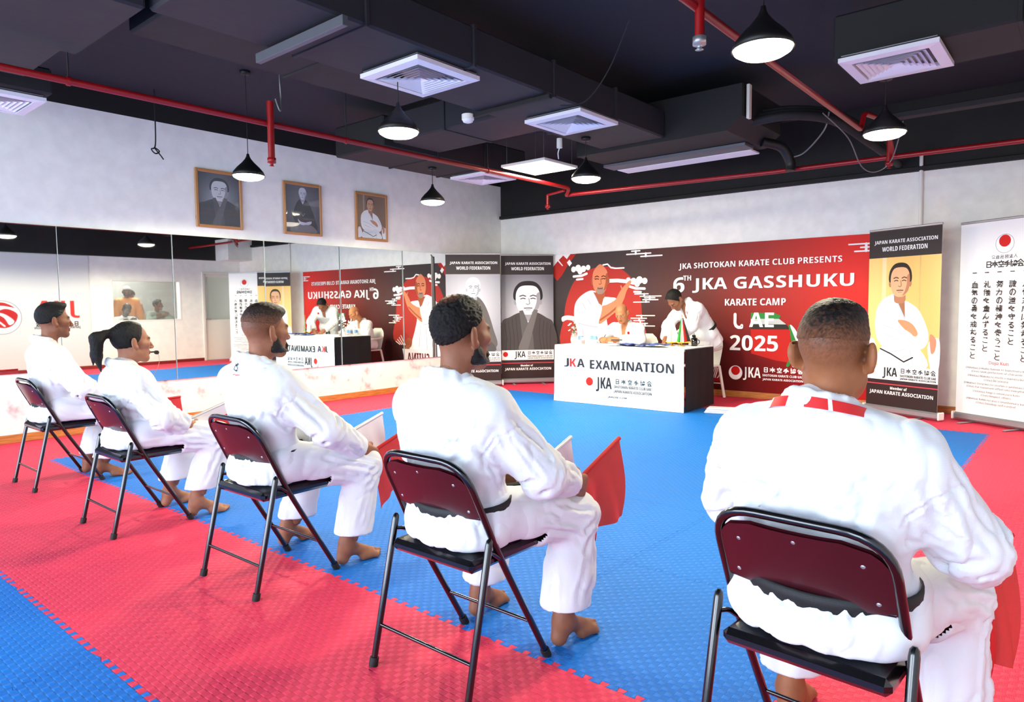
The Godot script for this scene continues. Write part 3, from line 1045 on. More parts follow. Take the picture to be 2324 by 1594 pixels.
func print_kimono(ink: Ink, w: float, h: float, lo: Color, hi: Color, robe: Color) -> void:
	# elder in a dark kimono, head and shoulders, black and white
	ink.grad(0, 0, w, h, 10, 10, func(u, t): return hi.lerp(lo, clampf(Vector2(u - 0.5, t - 0.45).length() * 1.5, 0, 1)))
	var s := Vector2(w, w)
	ink.blob([0.0, 0.0, 0.0, 0.36, 0.16, 0.44, 0.36, 0.5, 0.5, 0.46, 0.66, 0.5, 0.86, 0.43, 1.0, 0.34, 1.0, 0.0], robe, Vector2.ZERO, Vector2(w, h))
	ink.pl([0.37, 0.5, 0.66, 0.5, 0.5, 0.28], Color(0.82, 0.83, 0.85), Vector2.ZERO, Vector2(w, h))
	face(ink, Vector2(0.51 * w, 0.47 * h), 0.43 * h, Color(0.86, 0.87, 0.88), Color(0.58, 0.58, 0.6), Color(0.14, 0.13, 0.14), false, 1.22)
	ink.pl([0.34, 0.52, 0.41, 0.53, 0.6, 0.2, 0.62, 0.0, 0.42, 0.0], robe.lightened(0.12), Vector2.ZERO, Vector2(w, h))
	ink.pl([0.7, 0.53, 0.62, 0.54, 0.42, 0.22, 0.3, 0.0, 0.5, 0.0], robe.lightened(0.2), Vector2.ZERO, Vector2(w, h))
	for k in 4:
		ink.line([0.74 + 0.07 * k, 0.42 - 0.03 * k, 0.72 + 0.07 * k, 0.2, 0.76 + 0.06 * k, 0.0], 0.008 * w, robe.darkened(0.35), Vector2.ZERO, Vector2(w, h))
		ink.line([0.06 + 0.07 * k, 0.36 + 0.03 * k, 0.1 + 0.07 * k, 0.16, 0.08 + 0.08 * k, 0.0], 0.008 * w, robe.darkened(0.35), Vector2.ZERO, Vector2(w, h))


func print_elder(ink: Ink, w: float, h: float, lo: Color, hi: Color, robe: Color, hakama: Color, sc := 1.0) -> void:
	# white-haired man seated upright in a dark robe
	ink.grad(0, 0, w, h, 8, 8, func(u, t): return hi.lerp(lo, clampf(Vector2(u - 0.45, t - 0.6).length() * 1.3, 0, 1)))
	var s := Vector2(w, h)
	ink.blob([0.3, 0.18, 0.2, 0.34, 0.28, 0.56, 0.38, 0.69, 0.5, 0.72, 0.62, 0.69, 0.74, 0.56, 0.86, 0.3, 0.92, 0.06, 0.5, 0.08], robe, Vector2.ZERO, s)
	ink.blob([0.16, 0.0, 0.18, 0.14, 0.36, 0.2, 0.6, 0.18, 0.8, 0.14, 0.88, 0.0], hakama, Vector2.ZERO, s)
	ink.pl([0.43, 0.71, 0.57, 0.71, 0.5, 0.6], Color(0.85, 0.86, 0.88), Vector2.ZERO, s)
	ink.line([0.5, 0.6, 0.5, 0.34], 0.012 * w, robe.lightened(0.18), Vector2.ZERO, s)
	ink.line([0.46, 0.4, 0.5, 0.35, 0.55, 0.41], 0.012 * w, Color(0.6, 0.6, 0.62), Vector2.ZERO, s)
	face(ink, Vector2(0.5 * w, 0.7 * h), 0.25 * h, Color(0.84, 0.86, 0.9), Color(0.6, 0.62, 0.66), Color(0.86, 0.87, 0.9), false)
	ink.blob([0.34, 0.28, 0.42, 0.23, 0.52, 0.22, 0.6, 0.2, 0.52, 0.16, 0.4, 0.18], Color(0.85, 0.88, 0.92), Vector2.ZERO, s)
	ink.blob([0.54, 0.2, 0.66, 0.24, 0.75, 0.25, 0.72, 0.19, 0.6, 0.17], Color(0.82, 0.85, 0.9), Vector2.ZERO, s)


func print_gi(ink: Ink, w: float, h: float, b0: Color, b1: Color, k := 1.0) -> void:
	# man in a white jacket with folded arms before a warm background
	ink.grad(0, 0, w, h, 8, 8, func(u, t): return b0.lerp(b1, clampf(0.5 + 0.5 * sin(u * 5.0 + t * 2.0), 0, 1)))
	var s := Vector2(w, h)
	ink.rect(0.2 * w, 0.5 * h, 0.06 * w, 0.5 * h, b0.lightened(0.35))
	ink.rect(0.72 * w, 0.0, 0.02 * w, h, b1.darkened(0.15))
	var wh := Color(0.95, 0.96, 0.98)
	var fold := Color(0.72, 0.77, 0.84)
	ink.blob([0.0, 0.0, 0.02, 0.22, 0.1, 0.24, 0.16, 0.06], wh, Vector2.ZERO, s)
	ink.blob([0.9, 0.0, 0.86, 0.22, 1.0, 0.26, 1.0, 0.0], wh, Vector2.ZERO, s)
	ink.blob([0.14, 0.26, 0.12, 0.48, 0.2, 0.6, 0.36, 0.66, 0.46, 0.62, 0.6, 0.58, 0.74, 0.5, 0.86, 0.3, 0.8, 0.18, 0.6, 0.16, 0.3, 0.16], wh, Vector2.ZERO, s)
	ink.blob([0.18, 0.0, 0.2, 0.16, 0.4, 0.24, 0.7, 0.2, 0.84, 0.0], Color(0.9, 0.92, 0.95), Vector2.ZERO, s)
	ink.pl([0.38, 0.66, 0.53, 0.62, 0.54, 0.44], Color(0.62, 0.42, 0.3), Vector2.ZERO, s)
	ink.line([0.37, 0.66, 0.54, 0.43], 0.02 * w, fold, Vector2.ZERO, s)
	face(ink, Vector2(0.46 * w, 0.635 * h), 0.3 * h, Color(0.86, 0.66, 0.5), Color(0.7, 0.47, 0.34), Color(0.16, 0.12, 0.11))
	ink.blob([0.44, 0.42, 0.56, 0.42, 0.66, 0.38, 0.72, 0.31, 0.68, 0.28, 0.56, 0.33], Color(0.8, 0.56, 0.4), Vector2.ZERO, s)
	ink.blob([0.16, 0.44, 0.34, 0.4, 0.62, 0.31, 0.66, 0.24, 0.5, 0.2, 0.24, 0.26], wh, Vector2.ZERO, s)
	for q in [[0.2, 0.38, 0.42, 0.34, 0.6, 0.26], [0.24, 0.3, 0.44, 0.25], [0.72, 0.44, 0.8, 0.34], [0.3, 0.12, 0.55, 0.16], [0.62, 0.15, 0.66, 0.03]]:
		ink.line(q, 0.012 * w, fold, Vector2.ZERO, s)
	ink.blob([0.88, 0.3, 0.96, 0.26, 0.95, 0.16, 0.9, 0.14], Color(0.75, 0.52, 0.4), Vector2.ZERO, s)
	ink.line([0.2, 0.155, 0.36, 0.11, 0.54, 0.045, 0.66, 0.09], 0.018 * w, Color(0.12, 0.12, 0.12), Vector2.ZERO, s)


func build_pictures() -> void:
	var zc := [5.03, 3.915, 2.805]
	var lab := ["framed black-and-white portrait of a man in dark kimono, leftmost of three", "framed black-and-white picture of a white-haired man seated in dark robes", "framed colour picture of a man in white jacket with folded arms"]
	for k in 3:
		var f := thing("framed_portrait", lab[k], "picture", Vector3(0.0, 2.2, zc[k]), PI / 2, "framed portraits above the mirrors")
		var w := 0.565
		var h := 0.665
		var b := 0.035
		part("backing", box(Vector3(w - 0.02, h - 0.02, 0.012), 0.0, Vector3(0, h / 2, 0.01)), M.black, f)
		for s in [-1, 1]:
			part("frame_stile", box(Vector3(b, h, 0.03), 0.006, Vector3(s * (w - b) / 2, h / 2, 0.018)), M.frame_wood, f)
			part("frame_rail", box(Vector3(w - 2 * b, b, 0.03), 0.006, Vector3(0, h / 2 + s * (h - b) / 2, 0.018)), M.frame_wood, f)
		var ink := Ink.new()
		if k == 0:
			print_kimono(ink, w - 2 * b, h - 2 * b, Color(0.22, 0.22, 0.24), Color(0.72, 0.74, 0.77), Color(0.2, 0.195, 0.2))
		elif k == 1:
			print_elder(ink, w - 2 * b, h - 2 * b, Color(0.25, 0.25, 0.28), Color(0.45, 0.45, 0.48), Color(0.09, 0.09, 0.1), Color(0.5, 0.48, 0.48))
		else:
			print_gi(ink, w - 2 * b, h - 2 * b, Color(0.5, 0.37, 0.24), Color(0.58, 0.44, 0.3))
		part("photo_print", ink.mesh(), M.print, f, Vector3(-(w - 2 * b) / 2, b, 0.0175))
		part("glazing", box(Vector3(w - 2 * b, h - 2 * b, 0.002)), M.glass, f, Vector3(0, h / 2, 0.026))


# ---------------------------------------------------------------- backdrop on the banner wall
func emblem(ink: Ink, cx: float, cy: float, r: float, outline: Color, ground: Color, red: Color) -> void:
	# white disc with a red sun sitting high in it
	ink.ell(cx, cy, r * 1.05, r * 1.05, outline, 40)
	ink.ell(cx, cy, r, r, ground, 40)
	ink.ell(cx, cy + 0.3 * r, 0.66 * r, 0.66 * r, red, 32)


func kanji_row(ink: Ink, text: String, x: float, y: float, s: float, pitch: float, w: float, col: Color) -> void:
	for i in text.length():
		brush(ink, text[i], x + i * pitch, y, s, w, col)


func mist(ink: Ink, rows: Array, col: Color, t := 0.02) -> void:
	# bars of stylised mist: [x0, x1, y] each, with short links between neighbours
	for r in rows:
		ink.line([r[0], r[2], r[1], r[2]], t, col)
	for i in rows.size() - 1:
		var a: Array = rows[i]
		var b: Array = rows[i + 1]
		var x := (maxf(a[0], b[0]) + minf(a[1], b[1])) * 0.5
		ink.line([x, a[2], x, b[2]], t * 1.6, col)


func cloud(ink: Ink, cx: float, cy: float, s: float, flip: float, col: Color) -> void:
	for k in [[0.0, 0.0, 0.05], [0.07, 0.012, 0.06], [0.15, 0.0, 0.055], [0.22, 0.015, 0.045], [0.1, -0.03, 0.05]]:
		ink.ell(cx + flip * k[0] * s, cy + k[1] * s, k[2] * s * 0.75, k[2] * s * 0.75, col, 14)
	ink.line([cx, cy - 0.09 * s, cx + flip * 0.12 * s, cy - 0.085 * s, cx + flip * 0.2 * s, cy - 0.06 * s], 0.03 * s, col)
	ink.line([cx + flip * 0.05 * s, cy - 0.13 * s, cx + flip * 0.14 * s, cy - 0.125 * s], 0.025 * s, col)


func build_backdrop() -> void:
	var bd := thing("backdrop_banner", "huge dark-to-red event backdrop banner stretched along the end wall", "banner", Vector3(0, 0, 0.012))
	var x0 := 1.08
	var x1 := 5.84
	var y0 := 0.085
	var y1 := 2.075
	# cloth, gently rippled
	var st := begin()
	st.set_smooth_group(0)
	var nx := 96
	for i in nx:
		var xa := x0 + (x1 - x0) * i / nx
		var xb := x0 + (x1 - x0) * (i + 1) / nx
		quad(st, Vector3(xa, y0, 0), Vector3(xa, y1, 0), Vector3(xb, y1, 0), Vector3(xb, y0, 0))
	part("cloth", box(Vector3(x1 - x0, y1 - y0, 0.006), 0.0, Vector3((x0 + x1) / 2, (y0 + y1) / 2, 0)), M.print_matte if false else M.grey_print, bd)
	var ink := Ink.new()
	var grey := Color(0.27, 0.25, 0.245)
	var brown := Color(0.42, 0.22, 0.21)
	var red := Color(0.88, 0.24, 0.21)
	var deep := Color(0.28, 0.06, 0.07)
	ink.grad(x0, y0, x1 - x0, y1 - y0, 48, 20, func(u, t):
		var top: Color = grey.lerp(brown, clampf((u - 0.25) / 0.35, 0, 1)).lerp(red, clampf((u - 0.55) / 0.4, 0, 1))
		var bot: Color = grey.darkened(0.35).lerp(deep, clampf((u - 0.2) / 0.3, 0, 1)).lerp(Color(0.66, 0.1, 0.1), clampf((u - 0.6) / 0.4, 0, 1))
		return bot.lerp(top, clampf((t - 0.1) / 0.6, 0, 1)))
	var wh := Color(0.97, 0.96, 0.95)
	# red sun disc with a cut right side
	var sun := Color(0.68, 0.22, 0.2)
	ink.blob([1.36, 0.55, 1.345, 1.1, 1.42, 1.42, 1.58, 1.68, 1.85, 1.82, 2.15, 1.85, 2.4, 1.8, 2.6, 1.63, 2.72, 1.4, 2.755, 1.1, 2.755, 0.55], sun)
	# corner ornament
	ink.pl([1.08, 2.075, 1.58, 2.075, 1.41, 1.89, 1.3, 1.74, 1.21, 1.66, 1.08, 1.78], Color(0.72, 0.2, 0.17))
	ink.pl([1.08, 1.93, 1.12, 1.88, 1.22, 1.975, 1.33, 2.06, 1.4, 2.0, 1.47, 2.075, 1.15, 2.075, 1.08, 2.03], wh)
	ink.pl([1.22, 1.975, 1.31, 1.89, 1.325, 1.9, 1.24, 1.99], wh)
	ink.pl([1.4, 1.945, 1.45, 1.99, 1.5, 1.93, 1.45, 1.88], wh)
	# clouds and mist
	cloud(ink, 1.53, 1.83, 1.25, 1.0, wh)
	cloud(ink, 2.8, 1.61, 1.25, -1.0, wh)
	ink.line([2.08, 1.875, 2.16, 1.885, 2.22, 1.83, 2.3, 1.815, 2.45, 1.815], 0.022, wh)
	ink.line([2.19, 1.63, 2.34, 1.63, 2.47, 1.615, 2.6, 1.59], 0.055, wh)
	mist(ink, [[2.58, 2.72, 2.055], [2.496, 2.9, 2.012], [2.735, 3.08, 1.97]], wh)
	mist(ink, [[2.635, 2.86, 1.42], [2.725, 3.07, 1.385], [2.8, 2.97, 1.36], [2.77, 3.02, 1.333], [2.617, 2.877, 1.3]], wh, 0.016)
	mist(ink, [[2.665, 2.966, 1.1], [2.571, 2.834, 1.06], [2.62, 2.8, 1.025], [2.66, 2.85, 0.985], [2.763, 2.967, 0.948]], wh, 0.016)
	mist(ink, [[5.578, 5.83, 1.962], [5.71, 5.83, 1.92], [5.645, 5.83, 1.876]], wh, 0.018)
	# instructor: white jacket, bald head, raised open hand
	var sk := Color(0.84, 0.52, 0.38)
	var sh := Color(0.62, 0.34, 0.24)
	var fold := Color(0.68, 0.68, 0.74)
	ink.blob([1.3, 1.07, 1.4, 1.1, 1.55, 1.08, 1.55, 1.02, 1.4, 1.03, 1.31, 1.0], wh)
	ink.blob([1.86, 1.49, 1.69, 1.42, 1.575, 1.31, 1.54, 1.165, 1.55, 1.0, 1.6, 0.8, 1.5, 0.5, 1.46, 0.3, 2.4, 0.3, 2.3, 0.6, 2.2, 0.85, 2.15, 1.1, 2.32, 1.34, 2.2, 1.38, 2.1, 1.39, 2.0, 1.45], wh)
	ink.pl([1.9, 1.47, 2.1, 1.4, 2.05, 1.22], sh)
	face(ink, Vector2(2.03, 1.44), 0.45, sk, sh, sk, true)
	ink.blob([1.96, 1.5, 2.03, 1.545, 2.1, 1.5, 2.08, 1.44, 2.03, 1.43, 1.98, 1.44], Color(0.6, 0.5, 0.46))
	ink.line([1.99, 1.515, 2.07, 1.515], 0.012, Color(0.35, 0.16, 0.13))
	for g in [-1.0, 1.0]:
		ink.line([2.03 + g * 0.02, 1.665, 2.03 + g * 0.11, 1.67], 0.008, Color(0.3, 0.2, 0.18))
	ink.blob([2.0, 1.0, 2.04, 1.22, 2.16, 1.27, 2.3, 1.34, 2.38, 1.46, 2.46, 1.55, 2.55, 1.625, 2.575, 1.59, 2.5, 1.47, 2.45, 1.34, 2.36, 1.2, 2.2, 1.08, 2.05, 0.98], sk)
	ink.line([2.03, 1.03, 2.2, 1.13, 2.38, 1.26], 0.03, sh)
	ink.line([2.42, 1.5, 2.4, 1.545], 0.022, sk)
	ink.blob([1.95, 0.93, 2.0, 1.0, 2.06, 1.24, 1.9, 1.3, 1.75, 1.2, 1.7, 1.02, 1.8, 0.95], wh)
	for q in [[1.7, 1.3, 1.76, 1.2], [1.8, 1.36, 1.86, 1.27], [1.62, 0.98, 1.8, 0.94, 1.98, 0.92], [1.7, 0.9, 1.74, 0.5], [1.9, 0.9, 1.88, 0.45], [2.05, 0.9, 2.1, 0.5], [1.93, 1.42, 2.03, 1.24]]:
		ink.line(q, 0.012, fold)
	ink.pl([1.98, 0.92, 2.08, 1.0, 2.12, 0.98, 2.0, 0.86], wh)
	# second fist at the hip and name plate
	ink.blob([2.3, 0.62, 2.42, 0.66, 2.5, 0.58, 2.46, 0.5, 2.34, 0.48], sh)
	ink.blob([2.36, 0.52, 2.48, 0.5, 2.52, 0.44, 2.4, 0.42], sk.darkened(0.25))
	for k in 4:
		ink.line([2.5 + 0.05 * k, 0.52, 2.62 + 0.05 * k, 0.7 - 0.04 * k], 0.018, wh)
	ink.pl([1.2, 0.12, 2.5, 0.12, 2.58, 0.44, 1.28, 0.44], Color(0.93, 0.92, 0.92))
	# national colours as a ribbon
	var gr := Color(0.2, 0.5, 0.24)
	var bk := Color(0.2, 0.2, 0.19)
	ink.pl([4.39, 1.14, 4.7, 1.14, 4.78, 1.1, 4.76, 1.06, 4.39, 1.06], gr)
	ink.pl([4.39, 1.06, 4.76, 1.06, 4.84, 1.0, 4.85, 0.99, 4.39, 0.99], Color(0.72, 0.74, 0.74))
	ink.pl([4.39, 0.99, 4.85, 0.99, 4.9, 0.93, 4.39, 0.93], bk)
	ink.blob([4.88, 0.99, 4.95, 0.88, 4.975, 0.75, 4.96, 0.62, 4.9, 0.46, 4.86, 0.46, 4.91, 0.62, 4.915, 0.78], gr)
	ink.blob([4.9, 0.98, 4.97, 0.92, 5.03, 0.78, 5.04, 0.62, 5.0, 0.46, 4.93, 0.46, 4.97, 0.62, 4.985, 0.75], Color(0.93, 0.93, 0.92))
	ink.blob([5.02, 0.9, 5.12, 0.78, 5.16, 0.6, 5.12, 0.46, 5.02, 0.46, 5.06, 0.66], bk)
	ink.pl([4.39, 0.92, 4.9, 0.92, 4.91, 0.78, 4.88, 0.5, 4.72, 0.52, 4.4, 0.6], Color(0.72, 0.16, 0.14))
	# federation falcon mark and club mark along the bottom
	ink.ell(3.86, 0.33, 0.115, 0.125, wh, 32)
	ink.ell(3.86, 0.33, 0.1, 0.11, Color(0.45, 0.1, 0.1), 32)
	for k in 5:
		ink.line([3.8 + 0.025 * k, 0.24, 3.83 + 0.025 * k, 0.34, 3.87 + 0.016 * k, 0.42 - 0.01 * k], 0.014, wh)
	ink.rect(3.76, 0.195, 0.22, 0.05, Color(0.6, 0.1, 0.1))
	ink.rect(3.72, 0.165, 0.3, 0.016, Color(0.9, 0.85, 0.84))
	emblem(ink, 4.19, 0.333, 0.092, Color(0.8, 0.7, 0.68), wh, Color(0.74, 0.1, 0.1))
	kanji_row(ink, "日本空手協会", 4.565, 0.425, 0.062, 0.088, 0.0105, wh)
	part("printed_artwork", ink.mesh(), M.print_matte, bd, Vector3(0, 0, 0.0035))
	var z := 0.0035 + ink.z
	letters(bd, "JKA SHOTOKAN KARATE CLUB PRESENTS", 3.348, 1.738, 2.16, 0.098, M.white_print, z)
	letters(bd, "6", 3.267, 1.428, 0.17, 0.215, M.white_print, z)
	letters(bd, "TH", 3.418, 1.594, 0.12, 0.07, M.white_print, z)
	letters(bd, "JKA GASSHUKU", 3.557, 1.42, 2.09, 0.2, M.white_print, z)
	letters(bd, "KARATE CAMP", 4.033, 1.238, 0.81, 0.09, M.white_print, z)
	# the U of the place name has lost the top of its right stem
	var u := Ink.new()
	u.line([4.177, 1.12, 4.177, 1.0, 4.19, 0.965, 4.22, 0.945, 4.268, 0.945, 4.27, 0.97], 0.04, wh, Vector2.ZERO, Vector2.ONE)
	part("lettering", u.mesh(), M.print_matte, bd, Vector3(0, 0, z + 0.001))
	letters(bd, "AE", 4.37, 0.952, 0.325, 0.19, M.white_print, z)
	letters(bd, "2025", 4.107, 0.636, 0.645, 0.205, M.white_print, z)
	letters(bd, "JKA", 4.296, 0.24, 0.237, 0.175, M.white_print, z)
	letters(bd, "SHOTOKAN KARATE CLUB UAE", 4.557, 0.304, 0.515, 0.03, M.white_print, z)
	letters(bd, "JAPAN KARATE ASSOCIATION", 4.557, 0.246, 0.515, 0.034, M.white_print, z)
	letters(bd, "SHIINA", 1.82, 0.17, 0.62, 0.2, M.darkred_print, z)
	letters(bd, "OSHI", 1.58, 0.2, 0.18, 0.07, M.dark_print, z)


# ---------------------------------------------------------------- roll-up stands
func rollup(a: Vector2, b: Vector2, label: String) -> Node3D:
	# a, b: left and right end of the foot on the floor (x, z) as the print is read
	var mid := (a + b) * 0.5
	var d := (b - a).normalized()
	var r := thing("roll_up_banner", label, "banner", Vector3(mid.x, 0, mid.y), atan2(-d.y, d.x), "roll-up banner stands")
	var w := 0.85
	var h := 2.06
	part("cassette", box(Vector3(w + 0.03, 0.075, 0.09), 0.018, Vector3(0, 0.055, -0.02)), M.steel, r)
	for s in [-1, 1]:
		part("end_cap", box(Vector3(0.02, 0.085, 0.1), 0.012, Vector3(s * (w + 0.05) / 2, 0.055, -0.02)), M.white_plastic, r)
		part("stabiliser_foot", box(Vector3(0.035, 0.012, 0.3), 0.004, Vector3(s * 0.24, 0.008, 0.04)), M.steel, r)
	part("top_rail", box(Vector3(w + 0.01, 0.025, 0.018), 0.005, Vector3(0, h + 0.012, 0.0)), M.steel, r)
	part("support_pole", rod(Vector3(0, 0.09, -0.045), Vector3(0, h + 0.02, -0.02), 0.009, 8), M.grey_metal, r)
	part("print_sheet", box(Vector3(w, h - 0.09, 0.002), 0.0, Vector3(0, 0.09 + (h - 0.09) / 2, 0)), M.white_print, r)
	return r


func association_print(r: Node3D, kind: int) -> void:
	var w := 0.85
	var ink := Ink.new()
	var dark := Color(0.2, 0.175, 0.17)
	var pic := Ink.new()
	var ph := 1.21
	if kind == 0:
		print_elder(pic, w, ph, Color(0.52, 0.53, 0.56), Color(0.83, 0.84, 0.87), Color(0.36, 0.35, 0.34), Color(0.3, 0.29, 0.29))
	elif kind == 1:
		print_kimono(pic, w, ph, Color(0.42, 0.42, 0.45), Color(0.86, 0.87, 0.9), Color(0.26, 0.25, 0.25))
	else:
		print_gi(pic, w, ph, Color(0.9, 0.72, 0.42), Color(0.96, 0.8, 0.5))
	part("portrait_print", pic.mesh(), M.print, r, Vector3(-w / 2, 0.55, 0.0014))
	ink.rect(0, 0, w, 0.26, Color(0.17, 0.12, 0.13))
	ink.rect(0, 0.26, w, 0.04, Color(0.2, 0.13, 0.14))
	ink.rect(0, 0.245, w, 0.012, Color(0.75, 0.25, 0.28))
	ink.rect(0, 0.3, w, 0.16, Color(0.95, 0.95, 0.94))
	emblem(ink, 0.06, 0.375, 0.062, Color(0.85, 0.85, 0.85), Color(0.97, 0.97, 0.97), Color(0.78, 0.1, 0.12))
	kanji_row(ink, "日本空手協会", 0.42, 0.44, 0.05, 0.07, 0.008, Color(0.16, 0.16, 0.18))
	part("printed_bands", ink.mesh(), M.print, r, Vector3(-w / 2, 0.09, 0.0014))
	var hd := Ink.new()
	hd.rect(0, 1.67, w, 0.3, dark)
	part("printed_header", hd.mesh(), M.print, r, Vector3(-w / 2, 0.09, 0.0014))
	var z := 0.0014 + ink.z
	letters(r, "JAPAN KARATE ASSOCIATION", -0.36, 1.905, 0.74, 0.05, M.white_print, z)
	letters(r, "WORLD FEDERATION", -0.26, 1.83, 0.53, 0.05, M.white_print, z)
	letters(r, "JKA", -0.22, 0.405, 0.18, 0.125, M.black_print, z)
	letters(r, "SHOTOKAN KARATE CLUB UAE", -0.005, 0.435, 0.41, 0.026, M.black_print, z)
	letters(r, "JAPAN KARATE ASSOCIATION", -0.005, 0.4, 0.41, 0.026, M.black_print, z)
	letters(r, "Member of", -0.12, 0.285, 0.2, 0.032, M.white_print, z)
	letters(r, "JAPAN KARATE ASSOCIATION", -0.38, 0.215, 0.76, 0.05, M.white_print, z)


func build_rollups() -> void:
	var a := rollup(Vector2(0.18, 1.52), Vector2(0.75, 0.9), "roll-up banner with a grey white-haired man in a robe, in the corner behind a judge")
	association_print(a, 0)
	var b := rollup(Vector2(0.62, 0.72), Vector2(1.18, 0.09), "roll-up banner with a grey portrait of a man in kimono, left of the table")
	association_print(b, 1)
	var c := rollup(Vector2(5.88, 0.32), Vector2(6.64, 0.68), "roll-up banner with a colour portrait of a man with folded arms")
	association_print(c, 2)
	var d := rollup(Vector2(6.78, 0.45), Vector2(7.5, 0.9), "white roll-up banner with brush-written columns, cut by the right edge")
	var ink := Ink.new()
	var w := 0.85
	emblem(ink, 0.47, 1.74, 0.09, Color(0.6, 0.6, 0.6), Color(0.98, 0.98, 0.98), Color(0.82, 0.1, 0.1))
	var inkc := Color(0.2, 0.18, 0.16)
	kanji_row(ink, "公益社団法人", 0.34, 1.63, 0.034, 0.045, 0.004, inkc)
	kanji_row(ink, "日本空手協会", 0.28, 1.575, 0.062, 0.064, 0.009, inkc)
	var cols := ["一人格完成に努むること", "一誠の道を守ること", "一努力の精神を養うこと", "一礼儀を重んずること", "一血気の勇を戒むること"]
	for i in 5:
		var text: String = cols[i]
		var step := 0.855 / 10.6
		for k in text.length():
			brush(ink, text[k], 0.665 - i * 0.128, 1.455 - k * step + (0.03 if k == 0 else 0.0), 0.062 if k else 0.05, 0.008, inkc)
	part("printed_calligraphy", ink.mesh(), M.print, d, Vector3(-w / 2, 0.09, 0.0014))
	var z := 0.0014 + ink.z
	letters(d, "Dojo Kun", -0.06, 0.615, 0.2, 0.045, M.red_print, z, font_sans)
	var lines := ["(Hitotsu) Jinkaku Kansei ni tsutomuru koto", "(One) Seek perfection of character", "(Hitotsu) Makoto no michi o mamoru koto", "(One) Be sincere", "(Hitotsu) Doryoku no seishin o yashinau koto", "(One) Put maximum effort into everything", "(Hitotsu) Reigi o omonzuru koto", "(One) Respect others", "(Hitotsu) Kekki no yuu o imashimuru koto", "(One) Develop self-control"]
	for i in lines.size():
		var wd: float = 0.0155 * String(lines[i]).length()
		letters(d, lines[i], 0.02 - wd / 2, 0.565 - i * 0.036 - (i / 2) * 0.008, wd, 0.026, M.grey_print, z, font_sans)


